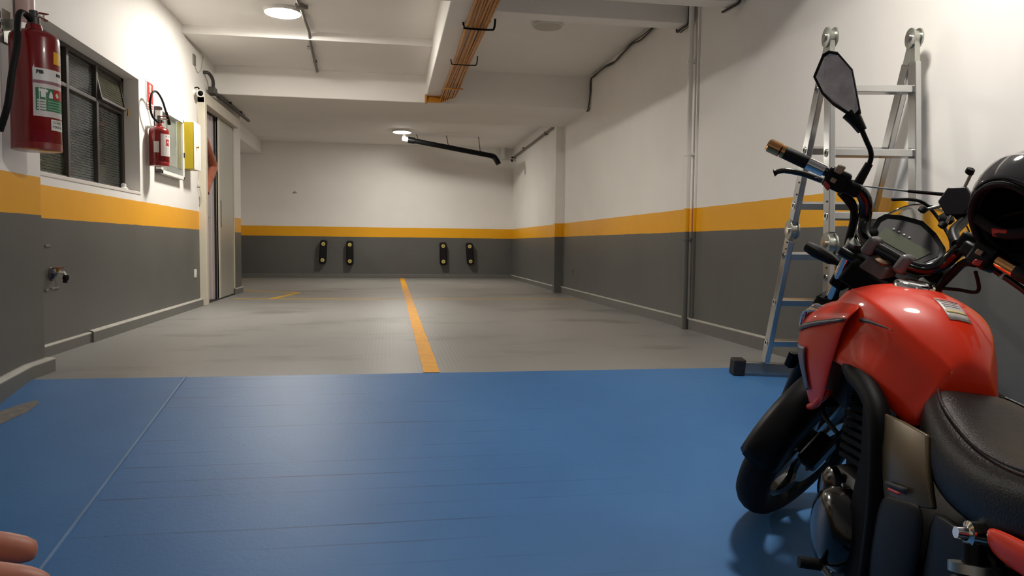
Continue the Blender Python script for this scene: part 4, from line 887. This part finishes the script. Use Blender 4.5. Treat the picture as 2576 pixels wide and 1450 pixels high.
# ignition block and cowl
so('ignition_cowl', MB().hexa([(-0.045,1.055,0.905),(0.045,1.055,0.905),(0.035,1.0,0.895),(-0.035,1.0,0.895)], [(-0.036,1.062,0.955),(0.036,1.062,0.955),(0.030,1.015,0.935),(-0.030,1.015,0.935)]), mat('warm_grey_cowl', S(84,76,74), 0.4), bevel=0.006)
ig = so('ignition_switch', MB().lathe([(0.022,-0.01),(0.022,0.006),(0.014,0.009),(0,0.009)], (0,1.034,0.943), (0,-0.45,0.9), 20), mat('bronze_ring', S(120,96,74), 0.35, 0.6))
so('key_slot', MB().lathe([(0,0.010),(0.008,0.010),(0.008,0.0)], (0,1.034,0.943), (0,-0.45,0.9), 14), 'dark', ig)
for s in (-1, 1):
    so('headlight_bracket', MB().hexa([(s*0.075,1.12,0.80),(s*0.125,1.13,0.80),(s*0.125,1.21,0.82),(s*0.085,1.23,0.82)], [(s*0.078,1.09,0.985),(s*0.122,1.09,0.985),(s*0.118,1.16,1.0),(s*0.085,1.18,1.0)]), 'matte', bevel=0.01)
so('clamp_cover', MB().hexa([(-0.075,1.06,0.845),(0.075,1.06,0.845),(0.06,0.99,0.85),(-0.06,0.99,0.85)], [(-0.07,1.062,0.925),(0.07,1.062,0.925),(0.055,1.0,0.905),(-0.055,1.0,0.905)]), 'matte', bevel=0.01)
# handlebar
HB = [(0.385,0.912,1.074),(0.26,0.962,1.076),(0.19,1.000,1.076),(0.150,1.030,1.070),(0.128,1.060,1.048),(0.112,1.075,1.005),(0.088,1.062,0.972),(0.050,1.045,0.962)]
path = [(-x,y,z) for x,y,z in HB]+[(0,1.042,0.962)]+list(reversed(HB))
hb_ = bez(path,6); so('handlebar', MB().tube(hb_, [0.0125 + 0.0045*max(0,min(1,(0.17-abs(p.x))/0.03)) for p in hb_], 16), 'gloss')
for s in (-1, 1):
    cl = so('bar_clamp', MB().hexa([(s*0.030,1.015,0.935),(s*0.062,1.015,0.935),(s*0.062,1.075,0.935),(s*0.030,1.075,0.935)], [(s*0.032,1.022,0.985),(s*0.060,1.022,0.985),(s*0.060,1.066,0.990),(s*0.032,1.066,0.990)]), 'clampgrey', bevel=0.011, seg=3)
# grips, bar ends, levers, switches
for s in (-1, 1):
    gd = Vector((s*0.125,-0.050,-0.002)).normalized(); g0 = Vector((s*0.245,0.968,1.076))
    gr = so('grip', MB().tube([g0+gd*0.035, g0+gd*0.040, g0+gd*0.098, g0+gd*0.100], [0.0165,0.0175,0.0175,0.0165], 20), 'rubber')
    so('grip_sleeve', MB().tube([g0-gd*0.012, g0+gd*0.036], 0.0165, 20), 'chrome' if s < 0 else 'gold', gr)
    so('end_ring', MB().tube([g0+gd*0.100, g0+gd*0.110], 0.0178, 20), 'gold', gr)
    so('bar_end', MB().lathe([(0.016,0.112),(0.0185,0.114),(0.0185,0.146),(0.014,0.150),(0.012,0.146),(0,0.146)], g0, gd, 20), 'gold', gr)
    pd = so('switch_pod', MB().obox((s*0.200,0.990,1.070), gd, Vector((0,0,1)).cross(gd), (0,0,1), 0.030, 0.022, 0.028), 'black', bevel=0.010, seg=3)
    if s < 0:
        so('turn_switch', MB().obox((-0.196,0.962,1.098),(1,0,0),(0,1,0),(0,0.3,1),0.010,0.007,0.012), mat('taupe_plastic', S(150,132,112),0.5), pd, bevel=0.004)
        so('dimmer_switch', MB().obox((-0.196,0.964,1.066),(1,0,0),(0,1,0),(0,0,1),0.007,0.004,0.006), mat('taupe_plastic', S(150,132,112),0.5), pd, bevel=0.002)
        so('horn_button', MB().obox((-0.204,0.964,1.047),(1,0,-0.4),(0,1,0),(0,0,1),0.011,0.004,0.007), mat('horn_red', S(170,50,46),0.4), pd, bevel=0.003)
    else:
        so('starter_button', MB().obox((0.190,0.964,1.074),(1,0,0),(0,1,0),(0,0,1),0.007,0.004,0.006), mat('taupe_plastic', S(150,132,112),0.5), pd, bevel=0.002)
        so('kill_switch', MB().obox((0.200,0.964,1.053),(1,0,0.3),(0,1,0),(0,0,1),0.009,0.004,0.007), mat('horn_red', S(170,50,46),0.4), pd, bevel=0.003)
    so('lever_perch', MB().obox((s*0.165,1.020,1.066), gd, Vector((0,0,1)).cross(gd), (0,0,1), 0.022, 0.022, 0.018), 'black', bevel=0.008)
    lv = so('hand_lever', MB().tube(bez([(s*0.170,1.040,1.058),(s*0.215,1.036,1.052),(s*0.260,1.034,1.047),(s*0.310,1.024,1.040),(s*0.352,1.008,1.026),(s*0.372,1.000,1.008)],5), [0.008]*20+[0.007]*4+[0.009,0.011], 10), 'gloss')
    so('lever_pivot', MB().tube([(s*0.245,1.036,1.060),(s*0.245,1.036,1.040)], 0.009, 10), 'steel', lv)
so('reservoir', MB().box(0.12,0.17,1.02,1.07,1.06,1.10), 'black', bevel=0.008)
# mirrors: real reflecting glass in a black housing
ML = [(-0.383,0.946,1.347),(-0.363,0.954,1.352),(-0.311,0.971,1.329),(-0.268,0.981,1.278),(-0.240,0.988,1.244),(-0.243,0.984,1.225),(-0.305,0.961,1.234),(-0.341,0.949,1.247),(-0.380,0.938,1.276),(-0.390,0.941,1.333)]
def mirror(s):
    P = [Vector((x*(-s),y,z)) for x,y,z in ML]; c = sum(P, Vector())/len(P)
    nrm = Vector((0.3*(-s),-0.77,0.1)).normalized()
    hs = so('mirror_housing', MB().loft([[c+(p-c)*0.97+nrm*0.001 for p in P],[c+(p-c)*1.03-nrm*0.002 for p in P],[c+(p-c)*1.03-nrm*0.012 for p in P],[c+(p-c)*0.75-nrm*0.034 for p in P],[c+(p-c)*0.3-nrm*0.040 for p in P]]), 'black')
    so('mirror_glass', MB().hexa([c+(p-c)*0.91+nrm*0.0012 for p in P],[c+(p-c)*0.91+nrm*0.0022 for p in P]), 'mirror', hs, smooth=False)
    S_ = lambda x,y,z: (x*(-s),y,z)
    so('mirror_socket', MB().tube([S_(-0.268,0.992,1.232),S_(-0.245,0.998,1.222),S_(-0.218,1.008,1.205)], [0.020,0.017,0.012], 14), 'black', hs)
    so('mirror_stem', MB().tube(bez([S_(-0.222,1.006,1.208),S_(-0.196,1.016,1.186),S_(-0.176,1.024,1.168),S_(-0.166,1.030,1.145),S_(-0.164,1.032,1.10),S_(-0.163,1.033,1.075)],5), 0.0065, 10), 'black', hs)
    so('stem_boot', MB().tube([S_(-0.1655,1.031,1.140),S_(-0.1635,1.033,1.085)], [0.010,0.0125], 12), 'rubber', hs)
mirror(-1); mirror(1)
# instrument cluster
u = Vector((0,0.6,0.8)); nrm = Vector((0,-0.8,0.6)); mc = Vector((-0.012,1.150,0.997))
def mp(a, b, d=0): return mc + Vector((1,0,0))*a + u*b + nrm*d
out = [(-0.105,0.022),(-0.098,0.045),(-0.060,0.066),(-0.008,0.080),(0.040,0.066),(0.085,0.040),(0.100,0.010),(0.076,-0.050),(-0.060,-0.056),(-0.095,-0.018)]
mt = so('instrument_cluster', MB().loft([[mp(a*0.86,b*0.84,0.004) for a,b in out],[mp(a*0.97,b*0.97,0.010) for a,b in out],[mp(a,b,0.002) for a,b in out],[mp(a*1.02,b*1.02,-0.02) for a,b in out],[mp(a*0.8,b*0.8,-0.05) for a,b in out]]), 'black')
so('meter_face', MB().hexa([mp(a*0.84,b*0.82,0.003) for a,b in out],[mp(a*0.84,b*0.82,0.005) for a,b in out]), 'dgrey', mt, smooth=False)
so('display', MB().hexa([mp(a,b,0.0045) for a,b in ((-0.066,-0.030),(0.052,-0.030),(0.066,0.010),(-0.070,0.010))],[mp(a,b,0.0062) for a,b in ((-0.066,-0.030),(0.052,-0.030),(0.066,0.010),(-0.070,0.010))]), 'lcd', mt, smooth=False)
for k in range(4): so('tell_tale', MB().lathe([(0,0.0),(0.0028,0.0),(0.0028,0.001),(0,0.001)], mp(-0.050+0.0155*k,0.018,0.0055), nrm, 10), 'white', mt)
# headlight and its cowl, turn signals
so('headlight', MB().lathe([(0,0.06),(0.06,0.055),(0.085,0.03),(0.088,0.0),(0.075,-0.05),(0.04,-0.08),(0,-0.085)], (0,1.30,0.86), (0,1,-0.15), 32), 'black')
so('headlight_lens', MB().lathe([(0,0.075),(0.05,0.068),(0.078,0.045),(0.082,0.03)], (0,1.30,0.86), (0,1,-0.15), 32), 'chrome')
for s in (-1, 1):
    so('headlight_cowl', MB().grid([[(s*0.02,1.26,0.985),(s*0.07,1.25,0.97),(s*0.105,1.22,0.93)],[(s*0.02,1.34,0.965),(s*0.08,1.325,0.945),(s*0.112,1.27,0.90)],[(s*0.055,1.385,0.93),(s*0.095,1.355,0.90),(s*0.115,1.285,0.85)],[(s*0.085,1.375,0.85),(s*0.105,1.34,0.82),(s*0.112,1.28,0.79)]]), 'red', sub=2, solid=0.005)
    ts = so('turn_signal', MB().loft([[Vector((s*x,1.15+dy*ry,z0+dz*rz_)) for dy,dz in ((-1,0.3),(-0.6,1),(0.6,1),(1,0.3),(1,-0.3),(0.6,-1),(-0.6,-1),(-1,-0.3))] for x,ry,z0,rz_ in ((0.118,0.007,0.862,0.007),(0.140,0.009,0.862,0.008),(0.155,0.022,0.861,0.014),(0.205,0.025,0.860,0.018),(0.238,0.020,0.859,0.015),(0.244,0.010,0.859,0.008))]), 'black', bevel=0.002)
    so('signal_lens', MB().loft([[Vector((s*x,1.172+0.006*k,z0+dz*rz_)) for dz in (-1,-0.4,0.4,1)] + [Vector((s*x,1.160,z0+dz*rz_)) for dz in (1,-1)] for x,z0,rz_,k in ((0.16,0.861,0.011,0),(0.20,0.860,0.014,1),(0.235,0.859,0.011,0))]), 'orefl', ts)
# windshield of clear smoked acrylic
rows = []
for b, y, z, hw in ((0,1.235,1.000,0.125),(1,1.265,1.045,0.120),(2,1.290,1.085,0.095),(3,1.300,1.110,0.055)):
    rows.append([(hw*a, y-0.055*abs(a)**2, z) for a in (-1,-0.5,0,0.5,1)])
so('windshield', MB().grid(rows), 'smoke', sub=2, solid=0.003)
# phone holder on the bar and the folded antenna rod
ph = so('phone_holder', MB().hexa([Vector((0.020,1.205,1.146))+Vector((0.044*math.cos(k*PI/3+0.5),0,0.044*math.sin(k*PI/3+0.5))) for k in range(6)],[Vector((0.020,1.188,1.146))+Vector((0.042*math.cos(k*PI/3+0.5),0,0.042*math.sin(k*PI/3+0.5))) for k in range(6)]), mat('phone_mount_plastic', S(42,38,46),0.45), bevel=0.003)
so('holder_arm', MB().tube(bez([(0.03,1.215,1.145),(0.06,1.20,1.115),(0.075,1.13,1.08),(0.11,1.085,1.06)]), 0.013, 12), 'black', ph)
so('holder_ball', MB().sphere((0.045,1.21,1.125), 0.020), 'black', ph)
for dx, dz in ((-0.006,0.078),(0.044,0.066),(-0.050,-0.052),(0.014,-0.064)):
    b = Vector((0.020+dx*0.5,1.196,1.146+dz*0.5)); e = Vector((0.020+dx,1.185,1.146+dz))
    so('claw', MB().tube([b,e], 0.0042, 8), 'steel', ph)
    so('claw_pad', MB().tube([e-(e-b).normalized()*0.002, e+Vector((0,-0.02,0.002 if dz>0 else -0.002)), e+Vector((0,-0.022,0.008 if dz>0 else -0.008))], [0.006,0.011,0.010], 12), 'rubber', ph)
so('holder_knob', MB().lathe([(0,0),(0.018,0),(0.021,0.006),(0.018,0.012),(0,0.013)], (0.020,1.205,1.100), (0,0.6,-0.8), 10), 'black', ph)
ar = so('antenna_rod', MB().tube([(0.09,1.20,1.170),(0.0,1.20,1.155),(-0.10,1.20,1.116)], [0.0055,0.005,0.0045], 8), 'black')
so('rod_tip', MB().tube([(-0.10,1.20,1.116),(-0.215,1.20,1.074)], [0.003,0.002], 8), 'steel', ar)
# cables
for pts in ([(-0.16,1.04,1.055),(-0.13,1.10,1.04),(-0.12,1.16,0.98),(-0.08,1.16,0.88),(-0.05,1.10,0.80)],[(-0.19,1.02,1.04),(-0.145,1.06,1.01),(-0.135,1.10,0.95),(-0.10,1.14,0.88)],[(0.20,1.0,1.03),(0.22,1.04,0.99),(0.17,1.08,0.965),(0.10,1.10,0.93)],[(-0.11,1.16,1.08),(-0.06,1.24,1.105),(0.04,1.24,1.06),(0.10,1.16,1.02),(0.13,1.10,1.045)]):
    so('control_cable', MB().tube(bez(pts), 0.0045, 8), 'rubber')
for s in (-1, 1): so('wiring_sleeve', MB().tube(bez([(s*0.185,1.02,1.045),(s*0.155,1.055,1.03),(s*0.140,1.085,0.99),(s*0.125,1.10,0.93),(s*0.10,1.11,0.88)]), 0.010, 10), 'rubber')

# ------------------------------------------------------------------ helmet hanging on the right mirror
HC = Vector((1.436,1.452,0.738))
hel = thing('helmet', 'black motorcycle helmet hung on the right mirror of the red motorcycle', 'helmet', HC)
fwd_ = Vector((-0.88,-0.12,-0.40)).normalized(); upv = Vector((0.30,-0.10,0.95)); upv = (upv-fwd_*upv.dot(fwd_)).normalized(); sd = fwd_.cross(upv)
def hshell(rad, lo, hi, openang, n=40, m=22, sc=(1.0,0.90,0.98)):
    rows = []
    for i in range(m+1):
        t = openang + (PI-openang)*i/m
        rows.append([fwd_*(math.cos(t)*rad*sc[0]) + (sd*math.cos(2*PI*k/n)*sc[1] + upv*math.sin(2*PI*k/n)*sc[2])*(math.sin(t)*rad) for k in range(n+1)])
    return MB().grid(rows)
ob('shell', hshell(0.133,0,0,0.80), M['helmet'], hel, solid=0.006)
ob('liner', hshell(0.121,0,0,0.84), M['liner'], hel, solid=0.012)
ob('edge_trim', MB().tube([fwd_*(math.cos(0.80)*0.134)+(sd*math.cos(a)*0.90+upv*math.sin(a)*0.98)*(math.sin(0.80)*0.134) for a in [2*PI*k/36 for k in range(37)]], 0.008, 8), M['rubber'], hel)
vz = MB(); rows = []
for i in range(9):
    t = 0.86+0.55*i/8
    rows.append([fwd_*(math.cos(t)*0.140)+(sd*math.cos(a)*0.91+upv*math.sin(a)*0.99)*(math.sin(t)*0.140) for a in [PI*0.12+PI*0.76*k/20 for k in range(21)]])
ob('visor', vz.grid(rows), mat('smoke_visor', S(60,58,60), 0.08, coat=0.8), hel, solid=0.002)
ob('chin_strap', MB().tube(bez([fwd_*0.09+sd*0.08, fwd_*0.105+upv*-0.02, fwd_*0.09-sd*0.08]), 0.006, 8, sx=2.0), M['rubber'], hel)
ob('strap_buckle', MB().obox(fwd_*0.104+upv*-0.02+sd*0.01, fwd_, sd, upv, 0.006, 0.018, 0.010), M['redp'], hel, bevel=0.003)

# ------------------------------------------------------------------ people: a hand at the lower left, a bent arm in the doorway
def hand_mesh(o, d, n, up_fore, R=1.0, curl=0.35, spread=0.12, fore=0.26):
    # o wrist, d pointing to the fingers, n palm normal
    d = Vector(d).normalized(); n = Vector(n); n = (n-d*n.dot(d)).normalized(); s = d.cross(n); o = Vector(o); m = MB()
    P = lambda a, b, c: o + (d*a + s*b + n*c)*R
    m.tube([o+Vector(up_fore)*fore, o+Vector(up_fore)*fore*0.5, P(0,0,0), P(0.03,0,0)], [0.044*R,0.038*R,0.027*R,0.028*R], 14)
    m.loft([[P(a, w*math.cos(t), h*math.sin(t)) for t in [2*PI*k/14 for k in range(14)]] for a,w,h in ((0.0,0.026,0.019),(0.03,0.036,0.018),(0.065,0.042,0.016),(0.09,0.040,0.014),(0.10,0.034,0.011))])
    for k,(b,L,r) in enumerate(((0.031,0.072,0.0092),(0.011,0.080,0.0096),(-0.010,0.074,0.0092),(-0.030,0.058,0.0082))):
        p = P(0.085,b,0); sp_ = spread*(1.5-k)*0.6; ang = curl; pts = [P(0.07,b*0.95,0), p]; rr = [r*1.1,r*1.08]
        for j,f in enumerate((0.46,0.30,0.24)):
            dir_ = (d*math.cos(ang)+n*math.sin(ang)+s*sp_).normalized(); p = p + dir_*(L*f*R); pts.append(p); rr.append(r*(1.0-0.08*(j+1))); ang += curl
        rr = [q*R for q in rr]; m.tube(bez(pts,3), [rr[min(i//3,len(rr)-1)] for i in range(3*(len(pts)-1)+1)], 10); m.sphere(pts[-1], rr[-1]*1.0, 10, 6)
    pts = [P(0.015,0.022,0.006), P(0.045,0.052,0.016), P(0.075,0.066,0.026), P(0.098,0.070,0.030)]
    m.tube(bez(pts,3), [0.015*R]*4+[0.0125*R]*3+[0.0105*R]*3, 10); m.sphere(pts[-1], 0.0108*R, 10, 6)
    return m
def skin_obj(name, mb, material, parent, org):
    o = ob(name, mb, material, parent, org)
    r = o.modifiers.new('join', 'REMESH'); r.mode = 'VOXEL'; r.voxel_size = 0.0028; r.use_smooth_shade = True
    s = o.modifiers.new('soft', 'SMOOTH'); s.factor = 0.5; s.iterations = 4
    return o
def camray(u_, v_, dist): return Vector((0,0,CAMH)) + (CR @ Vector(((u_-CX)/F, (v_-CY)/F, 1.0)).normalized())*dist
HO = camray(-1095, 1815, 0.50); tip = camray(-585, 1615, 0.46)
hp_ = thing('person', 'bare hand with fingers entering at the lower left corner of the view', 'person', HO)
dirh = (tip-HO); upc = CR @ Vector((0,-1,0)); 
skin_obj('hand', hand_mesh(HO, dirh, CR @ Vector((0.25,0.75,0.5)), (CR @ Vector((-0.75,0.55,-0.45))).normalized(), 1.0, 0.28, 0.10, 0.24), M['skin'], hp_, HO)
ap = thing('person', 'brown bare arm bent at the elbow beside the lilac door leaf', 'person', (-1.83, 7.95, 1.3)); og = (-1.83,7.95,1.3)
am = MB().tube(bez([(-1.832,7.90,1.66),(-1.83,8.00,1.60),(-1.828,8.10,1.545),(-1.828,8.22,1.475),(-1.828,8.27,1.42),(-1.828,8.20,1.365),(-1.828,8.10,1.29),(-1.83,8.00,1.21),(-1.832,7.93,1.13)],3), [0.046]*9+[0.045]*6+[0.045]*4+[0.040]*6, 14)
hm = hand_mesh((-1.832,7.93,1.13), (0,-0.35,-0.93), (1,0,0), (0,0.35,0.93), 0.85, 0.25, 0.0, 0.03); am.add(hm.v, hm.f)
skin_obj('arm', am, M['skind'], ap, og)
